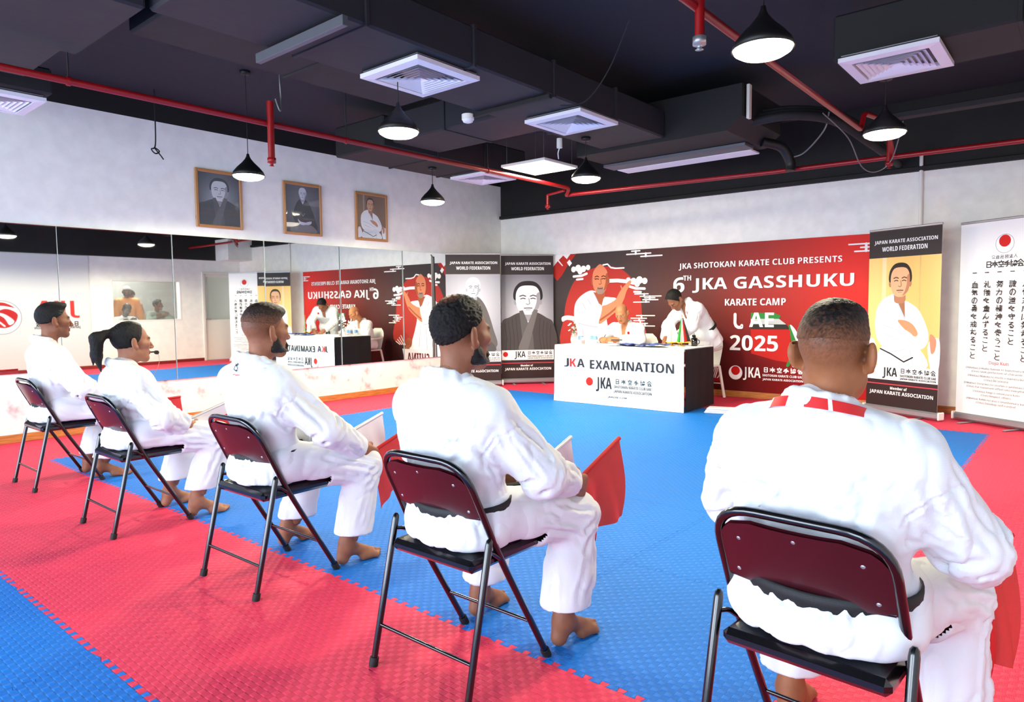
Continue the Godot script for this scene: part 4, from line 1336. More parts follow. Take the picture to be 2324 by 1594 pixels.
# ---------------------------------------------------------------- right wall, seen in the mirrors
func build_right_wall() -> void:
	# board with the club mark
	var b := thing("logo_board", "pale grey wall board with a red club emblem, reflected at the far left", "sign board", Vector3(ROOM_X - 0.001, 0, 5.6), -PI / 2)
	part("board", box(Vector3(4.2, 2.34, 0.02), 0.003, Vector3(0, 1.24, 0.01)), mk(Color(0.84, 0.85, 0.86), 0.6), b)
	var ink := Ink.new()
	# local x = z - 5.6 (read from the room)
	emblem(ink, -0.46, 1.13, 0.32, Color(0.6, 0.62, 0.64), Color(0.96, 0.96, 0.96), Color(0.96, 0.96, 0.96))
	var rd := Color(0.72, 0.1, 0.13)
	ink.blob([-0.68, 1.32, -0.46, 1.43, -0.22, 1.3, -0.46, 1.36], rd)
	ink.blob([-0.72, 1.2, -0.5, 1.3, -0.26, 1.12, -0.3, 0.98, -0.5, 0.92, -0.66, 1.0], rd)
	ink.blob([-0.66, 1.06, -0.5, 1.2, -0.36, 1.22, -0.5, 1.12, -0.58, 0.98], Color(0.96, 0.96, 0.96))
	ink.line([-0.5, 0.96, -0.4, 1.06, -0.34, 1.16], 0.03, Color(0.96, 0.96, 0.96))
	kanji_row(ink, "日本空手協会", -1.87, 1.03, 0.085, 0.15, 0.016, Color(0.1, 0.1, 0.12))
	part("printed_marks", ink.mesh(), M.print, b, Vector3(0, 0, 0.0205))
	letters(b, "JKA", -1.89, 1.1, 0.86, 0.36, M.red_print, 0.0225)
	letters(b, "JAPAN KARATE ASSOCIATION", -1.9, 0.87, 0.9, 0.06, M.black_print, 0.0225)
	# viewing window into the reception
	var w := structure_node("window_3")
	var x := ROOM_X + 0.075
	part("pane", box(Vector3(0.008, 0.88, 1.51)), M.glass, w, Vector3(x, 1.46, 2.285))
	for s in [-1, 1]:
		part("window_frame", box(Vector3(0.17, 0.93, 0.03), 0.003), M.white_plastic, w, Vector3(x, 1.46, 2.285 + s * 0.765))
		part("window_frame", box(Vector3(0.17, 0.03, 1.5), 0.003), M.white_plastic, w, Vector3(x, 1.46 + s * 0.45, 2.285))
	# door with a glazed upper half
	var d := structure_node("door_1")
	for s in [-1, 1]:
		part("door_frame", box(Vector3(0.18, 2.14, 0.05), 0.004), M.off_white, d, Vector3(x - 0.02, 1.07, 0.55 + s * 0.42))
	part("door_frame", box(Vector3(0.18, 0.05, 0.8), 0.004), M.off_white, d, Vector3(x - 0.02, 2.115, 0.55))
	part("lower_panel", box(Vector3(0.04, 0.98, 0.79), 0.005), M.off_white, d, Vector3(x, 0.495, 0.55))
	part("pane", box(Vector3(0.008, 1.02, 0.64)), M.glass, d, Vector3(x, 1.53, 0.55))
	for s in [-1, 1]:
		part("door_stile", box(Vector3(0.04, 1.1, 0.08), 0.004), M.off_white, d, Vector3(x, 1.535, 0.55 + s * 0.355))
	part("door_rail", box(Vector3(0.04, 0.06, 0.64), 0.004), M.off_white, d, Vector3(x, 2.06, 0.55))
	part("door_handle", tube(fillet(PackedVector3Array([Vector3(x - 0.02, 1.0, 0.88), Vector3(x - 0.07, 1.0, 0.88), Vector3(x - 0.07, 1.0, 0.78)]), 0.015), 0.009, 8), M.steel, d)
	# reception behind the wall
	var rm := structure_node("wall_reception")
	var pale := mk(Color(0.72, 0.71, 0.68), 0.7)
	part("painted_wall", box(Vector3(0.1, 2.5, 5.4)), pale, rm, Vector3(11.0, 1.25, 2.3))
	for z in [-0.4, 5.0]:
		part("painted_wall", box(Vector3(2.3, 2.5, 0.1)), pale, rm, Vector3(9.9, 1.25, z))
	part("painted_ceiling", box(Vector3(2.4, 0.1, 5.5)), pale, rm, Vector3(9.9, 2.5, 2.3))
	var cl := thing("ceiling_light", "round ceiling light of the reception behind the viewing window", "lamp", Vector3(9.9, 2.4, 2.3))
	part("lamp_diffuser", lathe(PackedVector2Array([Vector2(0.16, 0.03), Vector2(0.15, 0.0), Vector2(0.08, -0.02), Vector2(0.0, -0.025)]), 20), M.glow, cl)
	part("base", lathe(PackedVector2Array([Vector2(0.0, 0.05), Vector2(0.17, 0.05), Vector2(0.17, 0.03), Vector2(0.0, 0.03)]), 20, true), M.white_plastic, cl)
	var o := OmniLight3D.new()
	o.name = "ceiling_lamp_light"
	o.light_energy = 1.0
	o.light_size = 0.12
	o.omni_range = 12.0
	o.shadow_enabled = true
	o.position = Vector3(0, -0.15, 0)
	cl.add_child(o)


# ---------------------------------------------------------------- examination table
func build_table() -> void:
	var t := thing("examination_table", "long table with a white printed front cloth and black side cloth", "table", Vector3(3.345, 0, 1.33))
	part("table_top", box(Vector3(1.84, 0.03, 0.76), 0.006, Vector3(0, 0.725, 0)), M.white_plastic, t)
	for sx in [-1, 1]:
		for sz in [-1, 1]:
			part("leg", rod(Vector3(sx * 0.82, 0, sz * 0.3), Vector3(sx * 0.82, 0.71, sz * 0.3), 0.016, 8), M.grey_metal, t)
	# black skirt on the sides and back, slightly wavy
	var st := begin()
	st.set_smooth_group(0)
	var path := PackedVector2Array()
	for k in 13:
		path.append(Vector2(0.936 + 0.004 * sin(k * 2.1), 0.385 - 0.77 * k / 12.0))
	var left := PackedVector2Array()
	for k in 13:
		left.append(Vector2(-0.936 - 0.004 * sin(k * 1.7), -0.385 + 0.77 * k / 12.0))
	for arr in [path, left]:
		st = begin()
		st.set_smooth_group(0)
		for k in 12:
			var p: Vector2 = arr[k]
			var q: Vector2 = arr[k + 1]
			var fl := 1.0 + 0.012
			quad(st, Vector3(p.x * fl, 0.02, p.y), Vector3(p.x, 0.735, p.y), Vector3(q.x, 0.735, q.y), Vector3(q.x * fl, 0.02, q.y))
		part("side_cloth", done(st), M.table_black, t)
	var tp := begin()
	add_box(tp, Vector3(0, 0.743, 0), Vector3(1.86, 0.004, 0.78), 0.0015)
	part("top_cloth", done(tp), M.white_print, t)
	# printed front cloth with a soft upper edge and a kicked-out hem
	var fr := begin()
	fr.set_smooth_group(0)
	var nx := 30
	var prof := [[0.746, 0.34], [0.745, 0.388], [0.73, 0.398], [0.5, 0.4], [0.1, 0.402], [0.004, 0.41]]
	for i in nx:
		var u0 := float(i) / nx
		var u1 := float(i + 1) / nx
		for k in prof.size() - 1:
			var v := []
			for uu in [u0, u1]:
				for kk in [k, k + 1]:
					var low: float = 1.0 - prof[kk][0] / 0.746
					var wide: float = 0.925 + 0.012 * low * (1.0 if uu < 0.5 else 0.4)
					v.append(Vector3((uu - 0.5) * 2.0 * wide, prof[kk][0], prof[kk][1] + 0.006 * low * sin(uu * 17.0)))
			quad(fr, v[1], v[0], v[2], v[3])
	part("front_cloth", done(fr), M.white_print, t)
	var ink := Ink.new()
	emblem(ink, 2.975, 0.265, 0.082, Color(0.75, 0.86, 0.92), Color(0.97, 0.98, 0.98), Color(0.76, 0.14, 0.1))
	kanji_row(ink, "日本空手協会", 3.355, 0.345, 0.058, 0.089, 0.0085, Color(0.1, 0.22, 0.26))
	part("printed_marks", ink.mesh(), M.print, t, Vector3(-3.345, 0, 0.4085))
	var z := 0.4085 + ink.z
	var o := Node3D.new()
	o.name = "lettering_block"
	o.position = Vector3(-3.345, 0, 0)
	t.add_child(o)
	letters(o, "J", 2.582, 0.463, 0.075, 0.113, M.dark_print, z)
	letters(o, "K", 2.672, 0.467, 0.1, 0.108, M.red_print, z)
	letters(o, "A", 2.785, 0.467, 0.118, 0.108, M.dark_print, z)
	letters(o, "EXAMINATION", 2.984, 0.455, 1.168, 0.112, M.dark_print, z)
	letters(o, "JKA", 3.075, 0.173, 0.232, 0.182, M.black_print, z)
	letters(o, "SHOTOKAN KARATE CLUB UAE", 3.345, 0.232, 0.513, 0.034, M.dark_print, z)
	letters(o, "JAPAN KARATE ASSOCIATION", 3.334, 0.166, 0.53, 0.042, M.dark_print, z)
	letters(o, "JKAUAE.COM", 3.249, 0.098, 0.27, 0.028, M.dark_print, z)


# ---------------------------------------------------------------- folding chairs
const JUDGE_X := [2.06, 3.555, 4.91, 6.2, 7.385]
const JUDGE_TURN := [0.0, 0.0, 0.02, 0.0, -0.06]
const JUDGE_Z := [7.39, 7.43, 7.36, 7.38, 7.31]


func back_panel() -> ArrayMesh:
	var st := begin()
	st.set_smooth_group(0)
	var nx := 16
	var ny := 10
	var up := Vector3(0, 0.9, 0.436).normalized()
	var out := Vector3(0, -0.436, 0.9).normalized()
	var base := Vector3(0, 0.582, 0.104)
	var hgt := 0.193
	for side in [0.0, 1.0]:
		for i in nx:
			for j in ny:
				var q := []
				for d in [[0, 0], [0, 1], [1, 1], [1, 0]]:
					var t := float(j + d[1]) / ny
					var y := t * hgt
					var rr := 0.095
					var hw := 0.197
					if y > hgt - rr:
						var e := (y - (hgt - rr)) / rr
						hw = 0.197 - rr + rr * sqrt(maxf(0.0, 1.0 - e * e))
					var x := (float(i + d[0]) / nx * 2.0 - 1.0) * hw
					var bow := 0.022 * (1.0 - pow(x / 0.2, 2.0))
					q.append(base + up * y + out * (bow - 0.006 + 0.012 * side) + Vector3(x, 0, 0))
				if side > 0.5:
					quad(st, q[0], q[1], q[2], q[3])
				else:
					quad(st, q[3], q[2], q[1], q[0])
	return done(st)


func make_chair() -> Node3D:
	var c := Node3D.new()
	var ctrl := PackedVector3Array([Vector3(0.205, 0.015, -0.215), Vector3(0.205, 0.44, 0.035), Vector3(0.2, 0.772, 0.196), Vector3(-0.2, 0.772, 0.196), Vector3(-0.205, 0.44, 0.035), Vector3(-0.205, 0.015, -0.215)])
	part("frame_tube", tube(fillet(ctrl, 0.11, 8), 0.0118, 12), M.black_gloss, c)
	for s in [-1.0, 1.0]:
		var rl := PackedVector3Array([Vector3(s * 0.228, 0.015, 0.218), Vector3(s * 0.226, 0.5, 0.108), Vector3(s * 0.226, 0.515, 0.1045), Vector3(s * 0.226, 0.522, 0.103)])
		part("leg", tube(rl, 0.0115, 12, false, PackedFloat32Array([0.0115, 0.0125, 0.0105, 0.005])), M.black_gloss, c)
		part("hinge_link", tube(fillet(PackedVector3Array([Vector3(s * 0.222, 0.47, 0.114), Vector3(s * 0.212, 0.465, 0.08), Vector3(s * 0.207, 0.43, 0.03)]), 0.02), 0.007, 8), M.black_gloss, c)
		part("foot_cap", tube(PackedVector3Array([Vector3(s * 0.228, 0.0, 0.2215), Vector3(s * 0.228, 0.03, 0.215)]), 0.0165, 12), M.rubber, c)
		part("foot_cap", tube(PackedVector3Array([Vector3(s * 0.205, 0.0, -0.2225), Vector3(s * 0.205, 0.03, -0.206)]), 0.0165, 12), M.rubber, c)
	part("crossbar", rod(Vector3(-0.227, 0.14, 0.19), Vector3(0.227, 0.14, 0.19), 0.0065, 8), M.black_gloss, c)
	part("crossbar", rod(Vector3(-0.205, 0.16, -0.13), Vector3(0.205, 0.16, -0.13), 0.0065, 8), M.black_gloss, c)
	var st := begin()
	add_box(st, Vector3(0, 0.428, -0.045), Vector3(0.39, 0.042, 0.4), 0.014)
	part("seat_pan", done(st), M.black_gloss, c)
	# padded top with rolled edges
	var sp := begin()
	sp.set_smooth_group(0)
	var n := 14
	for i in n:
		for j in n:
			var q := []
			for d in [[0, 0], [0, 1], [1, 1], [1, 0]]:
				var u := float(i + d[0]) / n * 2.0 - 1.0
				var v := float(j + d[1]) / n * 2.0 - 1.0
				var hh := 0.016 * pow(maxf(0.0, 1.0 - pow(absf(u), 6.0)), 0.5) * pow(maxf(0.0, 1.0 - pow(absf(v), 6.0)), 0.5)
				q.append(Vector3(u * 0.183, 0.446 + hh, -0.045 + v * 0.188))
			quad(sp, q[0], q[3], q[2], q[1])
	part("seat_pad", done(sp), M.vinyl, c)
	var bp := part("backrest", back_panel(), M.maroon, c)
	part("backrest_lip", tube(PackedVector3Array([Vector3(-0.19, 0.582, 0.106), Vector3(-0.1, 0.578, 0.12), Vector3(0, 0.576, 0.124), Vector3(0.1, 0.578, 0.12), Vector3(0.19, 0.582, 0.106)]), 0.0075, 8), M.black_gloss, c)
	var dome := lathe(PackedVector2Array([Vector2(0.006, 0), Vector2(0.005, 0.0025), Vector2(0, 0.0035)]), 10)
	for p in [[-0.16, 0.03, 0.009], [0.16, 0.03, 0.009], [-0.14, 0.135, 0.012], [0.14, 0.135, 0.012], [0.0, 0.17, 0.022]]:
		var up := Vector3(0, 0.9, 0.436).normalized()
		var out := Vector3(0, -0.436, 0.9).normalized()
		part("screw", dome, M.steel, bp, Vector3(p[0], 0.582, 0.104) + up * p[1] + out * (p[2] + 0.0035), Vector3(atan2(0.9, -0.436), 0, 0))
	return c


func build_chairs() -> void:
	var proto := make_chair()
	var lab := ["black folding chair at the far left, with a man in white sitting on it", "black folding chair with maroon back panel under the ponytailed judge", "black folding chair with maroon back panel, middle one of the row of five", "black folding chair with maroon back panel, second from the right", "nearest black folding chair, its maroon back panel large at lower right"]
	for k in 5:
		var c: Node3D = proto if k == 0 else proto.duplicate()
		c.name = numbered("folding_chair")
		add_child(c)
		c.position = Vector3(JUDGE_X[k], 0, JUDGE_Z[k])
		c.rotation.y = JUDGE_TURN[k]
		tag(c, lab[k], "chair", "folding chairs of the judges")
	plastic_chair(Vector3(2.98, 0, 0.6), PI, "white plastic armchair behind the table under the bald man")
	plastic_chair(Vector3(3.8, 0, 0.36), PI * 0.95, "white plastic armchair at the right end of the table, empty")


func plastic_chair(at: Vector3, turn: float, label: String) -> void:
	var c := thing("plastic_chair", label, "chair", at, turn, "white plastic armchairs")
	var st := begin()
	st.set_smooth_group(0)
	# back shell: wide rounded sheet leaning back
	var n := 12
	for i in n:
		for j in 8:
			var q := []
			for d in [[0, 0], [0, 1], [1, 1], [1, 0]]:
				var t := float(j + d[1]) / 8.0
				var y := t * 0.42
				var e := clampf((t - 0.55) / 0.45, 0.0, 1.0)
				var hw := 0.215 - 0.0 + 0.02 * t
				hw *= sqrt(maxf(0.02, 1.0 - 0.8 * e * e))
				var x := (float(i + d[0]) / n * 2.0 - 1.0) * hw
				q.append(Vector3(x, 0.43 + y, 0.2 + 0.22 * t * 0.5 - 0.3 * x * x))
			quad(st, q[0], q[1], q[2], q[3])
	part("backrest", done(st), M.white_plastic, c)
	part("seat", box(Vector3(0.44, 0.025, 0.42), 0.01, Vector3(0, 0.43, 0.0)), M.white_plastic, c)
	for sx in [-1.0, 1.0]:
		part("leg", tube(PackedVector3Array([Vector3(sx * 0.24, 0, -0.22), Vector3(sx * 0.21, 0.43, -0.19)]), 0.02, 8), M.white_plastic, c)
		part("leg", tube(PackedVector3Array([Vector3(sx * 0.25, 0, 0.26), Vector3(sx * 0.21, 0.43, 0.19)]), 0.02, 8), M.white_plastic, c)
		part("armrest", tube(smooth_path(PackedVector3Array([Vector3(sx * 0.22, 0.43, -0.18), Vector3(sx * 0.25, 0.6, -0.17), Vector3(sx * 0.26, 0.645, -0.08), Vector3(sx * 0.25, 0.66, 0.1), Vector3(sx * 0.21, 0.68, 0.24)])), 0.02, 8), M.white_plastic, c)


# ---------------------------------------------------------------- flags
func flag(p0: Vector3, tip: Vector3, drop: Vector3, from_u: float, cloth: Material, label: String, group: String) -> void:
	var f := thing("judge_flag", label, "flag", p0, 0.0, group)
	var d := tip - p0
	part("pole", rod(-d.normalized() * 0.09, d, 0.009, 10), M.pole if cloth == M.flag_white else cloth, f)
	var st := begin()
	st.set_smooth_group(0)
	var nu := 18
	var nv := 18
	var side := d.cross(Vector3.UP).normalized()
	for i in nu:
		for j in nv:
			var q := []
			for e in [[0, 0], [0, 1], [1, 1], [1, 0]]:
				var u := from_u + (1.0 - from_u) * float(i + e[0]) / nu
				var v := float(j + e[1]) / nv
				var uu := (u - from_u) / (1.0 - from_u)
				var p := d * u + drop * v
				p += side * (0.022 * sin(uu * 7.0 + v * 1.6) * v + 0.012 * sin(uu * 15.0 - v * 3.0) * v)
				p += d.normalized() * (0.03 * v * sin(v * 2.5) - 0.05 * v * v * uu)
				p.y += 0.02 * v * sin(uu * PI)
				q.append(p)
			quad(st, q[0], q[1], q[2], q[3])
	part("cloth", done(st), cloth, f)


func build_flags() -> void:
	var who := ["held by the man at the far left", "held by the ponytailed woman", "held by the bearded judge in the middle", "held by the judge with a thinning crown", "held by the nearest judge"]
	for k in 5:
		var hr: Vector3 = grips[k][1]
		var hl: Vector3 = grips[k][0]
		var tip: Vector3 = [Vector3(-0.03, 0.01, -0.4), Vector3(0.0, 0.1, -0.32), Vector3(0.0, 0.12, -0.32), Vector3(0.0, 0.125, -0.32), Vector3(0.07, 0.05, -0.16)][k]
		flag(hr, hr + tip, Vector3(0.02, -0.34 if k == 4 else -0.3, 0.0), 0.08, M.flag_red, "red judging flag on a short pole " + who[k], "red judging flags")
		flag(hl, hl + Vector3(-0.02, 0.1, -0.33), Vector3(0.0, -0.27, 0.0), 0.3, M.flag_white, "white judging flag on a short pole " + who[k], "white judging flags")


# ---------------------------------------------------------------- implicit surfaces
class Field:
	var o: Vector3
	var h: float
	var nx: int
	var ny: int
	var nz: int
	var f: PackedFloat32Array

	func _init(lo: Vector3, hi: Vector3, cell: float) -> void:
		o = lo
		h = cell
		nx = int(ceil((hi.x - lo.x) / cell)) + 1
		ny = int(ceil((hi.y - lo.y) / cell)) + 1
		nz = int(ceil((hi.z - lo.z) / cell)) + 1
		f.resize(nx * ny * nz)
		f.fill(0.3)

	func span(lo: Vector3, hi: Vector3) -> Array:
		return [clampi(int((lo.x - o.x) / h), 0, nx), clampi(int((hi.x - o.x) / h) + 2, 0, nx), clampi(int((lo.y - o.y) / h), 0, ny), clampi(int((hi.y - o.y) / h) + 2, 0, ny), clampi(int((lo.z - o.z) / h), 0, nz), clampi(int((hi.z - o.z) / h) + 2, 0, nz)]

	func cone(a: Vector3, b: Vector3, ra: float, rb: float, k := 0.03) -> void:
		var m := maxf(ra, rb) + k + 2.0 * h
		var s := span(a.min(b) - Vector3.ONE * m, a.max(b) + Vector3.ONE * m)
		var ab := b - a
		var inv := 1.0 / maxf(ab.length_squared(), 1e-8)
		var dr := rb - ra
		var k4 := 0.25 / k
		var x0: int = s[0]
		var x1: int = s[1]
		for z in range(s[4], s[5]):
			for y in range(s[2], s[3]):
				var i := (z * ny + y) * nx + x0
				var pa := o + Vector3(x0 * h, y * h, z * h) - a
				for x in range(x0, x1):
					var t := clampf(pa.dot(ab) * inv, 0.0, 1.0)
					var d := (pa - ab * t).length() - ra - dr * t
					var g := f[i]
					var e := k - absf(g - d)
					f[i] = minf(g, d) - e * e * k4 if e > 0.0 else minf(g, d)
					i += 1
					pa.x += h

	func dent(a: Vector3, b: Vector3, ra: float, rb: float, k := 0.015) -> void:
		# smooth subtraction
		var m := maxf(ra, rb) + k + 2.0 * h
		var s := span(a.min(b) - Vector3.ONE * m, a.max(b) + Vector3.ONE * m)
		var ab := b - a
		var inv := 1.0 / maxf(ab.length_squared(), 1e-8)
		var dr := rb - ra
		var k4 := 0.25 / k
		var x0: int = s[0]
		var x1: int = s[1]
		for z in range(s[4], s[5]):
			for y in range(s[2], s[3]):
				var i := (z * ny + y) * nx + x0
				var pa := o + Vector3(x0 * h, y * h, z * h) - a
				for x in range(x0, x1):
					var t := clampf(pa.dot(ab) * inv, 0.0, 1.0)
					var d := ra + dr * t - (pa - ab * t).length()
					var g := f[i]
					var e := k - absf(g - d)
					f[i] = maxf(g, d) + e * e * k4 if e > 0.0 else maxf(g, d)
					i += 1
					pa.x += h

	func ell(c: Vector3, r: Vector3, k := 0.02, turn := Basis.IDENTITY) -> void:
		var m := maxf(r.x, maxf(r.y, r.z)) + k + 2.0 * h
		var s := span(c - Vector3.ONE * m, c + Vector3.ONE * m)
		var k4 := 0.25 / k
		var ti := turn.transposed()
		var r2 := r * r
		for z in range(s[4], s[5]):
			for y in range(s[2], s[3]):
				for x in range(s[0], s[1]):
					var q := ti * (o + Vector3(x * h, y * h, z * h) - c)
					var k0 := (q / r).length()
					var k1 := (q / r2).length()
					var d := k0 * (k0 - 1.0) / maxf(k1, 1e-6)
					var i := (z * ny + y) * nx + x
					var g := f[i]
					var e := k - absf(g - d)
					f[i] = minf(g, d) - e * e * k4 if e > 0.0 else minf(g, d)

	func cut(p: Vector3, n: Vector3, k := 0.01, lo := Vector3(-9, -9, -9), hi := Vector3(9, 9, 9)) -> void:
		# keep what lies behind the plane (inside the given box)
		var s := span(lo, hi)
		var k4 := 0.25 / k
		for z in range(s[4], s[5]):
			for y in range(s[2], s[3]):
				var i := (z * ny + y) * nx + int(s[0])
				var d := (o + Vector3(s[0] * h, y * h, z * h) - p).dot(n)
				var dx := n.x * h
				for x in range(s[0], s[1]):
					var g := f[i]
					var e := k - absf(g - d)
					f[i] = maxf(g, d) + e * e * k4 if e > 0.0 else maxf(g, d)
					i += 1
					d += dx

	func nets() -> Dictionary:
		var sy := nx
		var sz := nx * ny
		var vid := PackedInt32Array()
		vid.resize(f.size())
		vid.fill(-1)
		var v := PackedVector3Array()
		var ix := PackedInt32Array()
		var lim := 1.9 * h
		for z in nz - 1:
			for y in ny - 1:
				var i := z * sz + y * sy - 1
				for x in nx - 1:
					i += 1
					var a := f[i]
					if a > lim or a < -lim:
						continue
					var b := f[i + 1]
					var c := f[i + sy]
					var d := f[i + sy + 1]
					var e := f[i + sz]
					var g := f[i + sz + 1]
					var p := f[i + sz + sy]
					var q := f[i + sz + sy + 1]
					var neg := int(a < 0.0) + int(b < 0.0) + int(c < 0.0) + int(d < 0.0) + int(e < 0.0) + int(g < 0.0) + int(p < 0.0) + int(q < 0.0)
					if neg == 0 or neg == 8:
						continue
					var sum := Vector3.ZERO
					var cnt := 0
					if (a < 0.0) != (b < 0.0):
						sum += Vector3(a / (a - b), 0, 0)
						cnt += 1
					if (c < 0.0) != (d < 0.0):
						sum += Vector3(c / (c - d), 1, 0)
						cnt += 1
					if (e < 0.0) != (g < 0.0):
						sum += Vector3(e / (e - g), 0, 1)
						cnt += 1
					if (p < 0.0) != (q < 0.0):
						sum += Vector3(p / (p - q), 1, 1)
						cnt += 1
					if (a < 0.0) != (c < 0.0):
						sum += Vector3(0, a / (a - c), 0)
						cnt += 1
					if (b < 0.0) != (d < 0.0):
						sum += Vector3(1, b / (b - d), 0)
						cnt += 1
					if (e < 0.0) != (p < 0.0):
						sum += Vector3(0, e / (e - p), 1)
						cnt += 1
					if (g < 0.0) != (q < 0.0):
						sum += Vector3(1, g / (g - q), 1)
						cnt += 1
					if (a < 0.0) != (e < 0.0):
						sum += Vector3(0, 0, a / (a - e))
						cnt += 1
					if (b < 0.0) != (g < 0.0):
						sum += Vector3(1, 0, b / (b - g))
						cnt += 1
					if (c < 0.0) != (p < 0.0):
						sum += Vector3(0, 1, c / (c - p))
						cnt += 1
					if (d < 0.0) != (q < 0.0):
						sum += Vector3(1, 1, d / (d - q))
						cnt += 1
					vid[i] = v.size()
					v.append(o + (Vector3(x, y, z) + sum / cnt) * h)
					if y > 0 and z > 0 and (a < 0.0) != (b < 0.0):
						_quad(ix, vid[i], vid[i - sy], vid[i - sy - sz], vid[i - sz], a < 0.0)
					if x > 0 and z > 0 and (a < 0.0) != (c < 0.0):
						_quad(ix, vid[i], vid[i - sz], vid[i - sz - 1], vid[i - 1], a < 0.0)
					if x > 0 and y > 0 and (a < 0.0) != (e < 0.0):
						_quad(ix, vid[i], vid[i - 1], vid[i - 1 - sy], vid[i - sy], a < 0.0)
		return {"v": v, "i": ix}

	func _quad(ix: PackedInt32Array, a: int, b: int, c: int, d: int, flip: bool) -> void:
		if a < 0 or b < 0 or c < 0 or d < 0:
			return
		if flip:
			ix.append(a)
			ix.append(c)
			ix.append(b)
			ix.append(a)
			ix.append(d)
			ix.append(c)
		else:
			ix.append(a)
			ix.append(b)
			ix.append(c)
			ix.append(a)
			ix.append(c)
			ix.append(d)


func normals_of(v: PackedVector3Array, ix: PackedInt32Array) -> PackedVector3Array:
	var n := PackedVector3Array()
	n.resize(v.size())
	for t in range(0, ix.size(), 3):
		var a := ix[t]
		var b := ix[t + 1]
		var c := ix[t + 2]
		var m := (v[c] - v[a]).cross(v[b] - v[a])
		n[a] += m
		n[b] += m
		n[c] += m
	for i in n.size():
		n[i] = n[i].normalized()
	return n


func array_mesh(v: PackedVector3Array, ix: PackedInt32Array, n: PackedVector3Array, c := PackedColorArray()) -> ArrayMesh:
	var arr := []
	arr.resize(Mesh.ARRAY_MAX)
	arr[Mesh.ARRAY_VERTEX] = v
	arr[Mesh.ARRAY_NORMAL] = n
	arr[Mesh.ARRAY_INDEX] = ix
	if c.size():
		arr[Mesh.ARRAY_COLOR] = c
	var m := ArrayMesh.new()
	m.add_surface_from_arrays(Mesh.PRIMITIVE_TRIANGLES, arr)
	return m


func mirrored(d: Dictionary) -> Dictionary:
	var v := PackedVector3Array()
	for p in d.v:
		v.append(Vector3(-p.x, p.y, p.z))
	var ix: PackedInt32Array = d.i.duplicate()
	for t in range(0, ix.size(), 3):
		var k := ix[t]
		ix[t] = ix[t + 1]
		ix[t + 1] = k
	return {"v": v, "i": ix}


# ---------------------------------------------------------------- prototypes: head, hands, foot
var P_head := {}
var P_grip_r := {}
var P_grip_l := {}
var P_flat_r := {}
var P_flat_l := {}
var P_foot := {}
var grain: FastNoiseLite
var folds: FastNoiseLite
var grips: Array = []


func proto_head() -> Dictionary:
	var F := Field.new(Vector3(-0.105, -0.19, -0.135), Vector3(0.105, 0.14, 0.13), 0.0042)
	F.ell(Vector3(0, 0.035, 0.015), Vector3(0.075, 0.088, 0.098), 0.01)
	F.ell(Vector3(0, -0.03, -0.034), Vector3(0.06, 0.084, 0.062), 0.03)
	for s in [-1.0, 1.0]:
		F.cone(Vector3(s * 0.052, -0.06, 0.005), Vector3(s * 0.018, -0.1, -0.066), 0.022, 0.018, 0.03)
		F.cone(Vector3(s * 0.045, -0.012, -0.07), Vector3(s * 0.058, -0.012, -0.035), 0.014, 0.014, 0.025)
	F.ell(Vector3(0, -0.1, -0.073), Vector3(0.024, 0.018, 0.018), 0.02)
	F.cone(Vector3(0, -0.05, 0.026), Vector3(0, -0.15, 0.034), 0.053, 0.05, 0.03)
	F.cone(Vector3(-0.036, 0.022, -0.082), Vector3(0.036, 0.022, -0.082), 0.011, 0.011, 0.02)
	for s in [-1.0, 1.0]:
		F.dent(Vector3(s * 0.03, 0.002, -0.104), Vector3(s * 0.034, 0.002, -0.104), 0.016, 0.016, 0.014)
		F.ell(Vector3(s * 0.031, 0.001, -0.083), Vector3(0.0135, 0.0115, 0.0115), 0.005)
	F.cone(Vector3(0, 0.008, -0.096), Vector3(0, -0.032, -0.116), 0.008, 0.0115, 0.014)
	for s in [-1.0, 1.0]:
		F.ell(Vector3(s * 0.012, -0.036, -0.104), Vector3(0.0085, 0.0075, 0.0095), 0.008)
	F.cone(Vector3(-0.018, -0.0605, -0.093), Vector3(0.018, -0.0605, -0.093), 0.006, 0.006, 0.008)
	F.cone(Vector3(-0.014, -0.0715, -0.0925), Vector3(0.014, -0.0715, -0.0925), 0.0065, 0.0065, 0.007)
	F.dent(Vector3(-0.02, -0.066, -0.103), Vector3(0.02, -0.066, -0.103), 0.0045, 0.0045, 0.006)
	for s in [-1.0, 1.0]:
		var tb := Basis(Vector3.UP, s * 0.55) * Basis(Vector3.RIGHT, 0.18)
		F.ell(Vector3(s * 0.087, -0.004, 0.02), Vector3(0.0105, 0.036, 0.022), 0.008, tb)
		F.ell(Vector3(s * 0.079, -0.03, 0.006), Vector3(0.01, 0.014, 0.012), 0.01)
		F.dent(Vector3(s * 0.096, 0.006, 0.006), Vector3(s * 0.093, -0.014, 0.003), 0.0095, 0.008, 0.006)
	return F.nets()


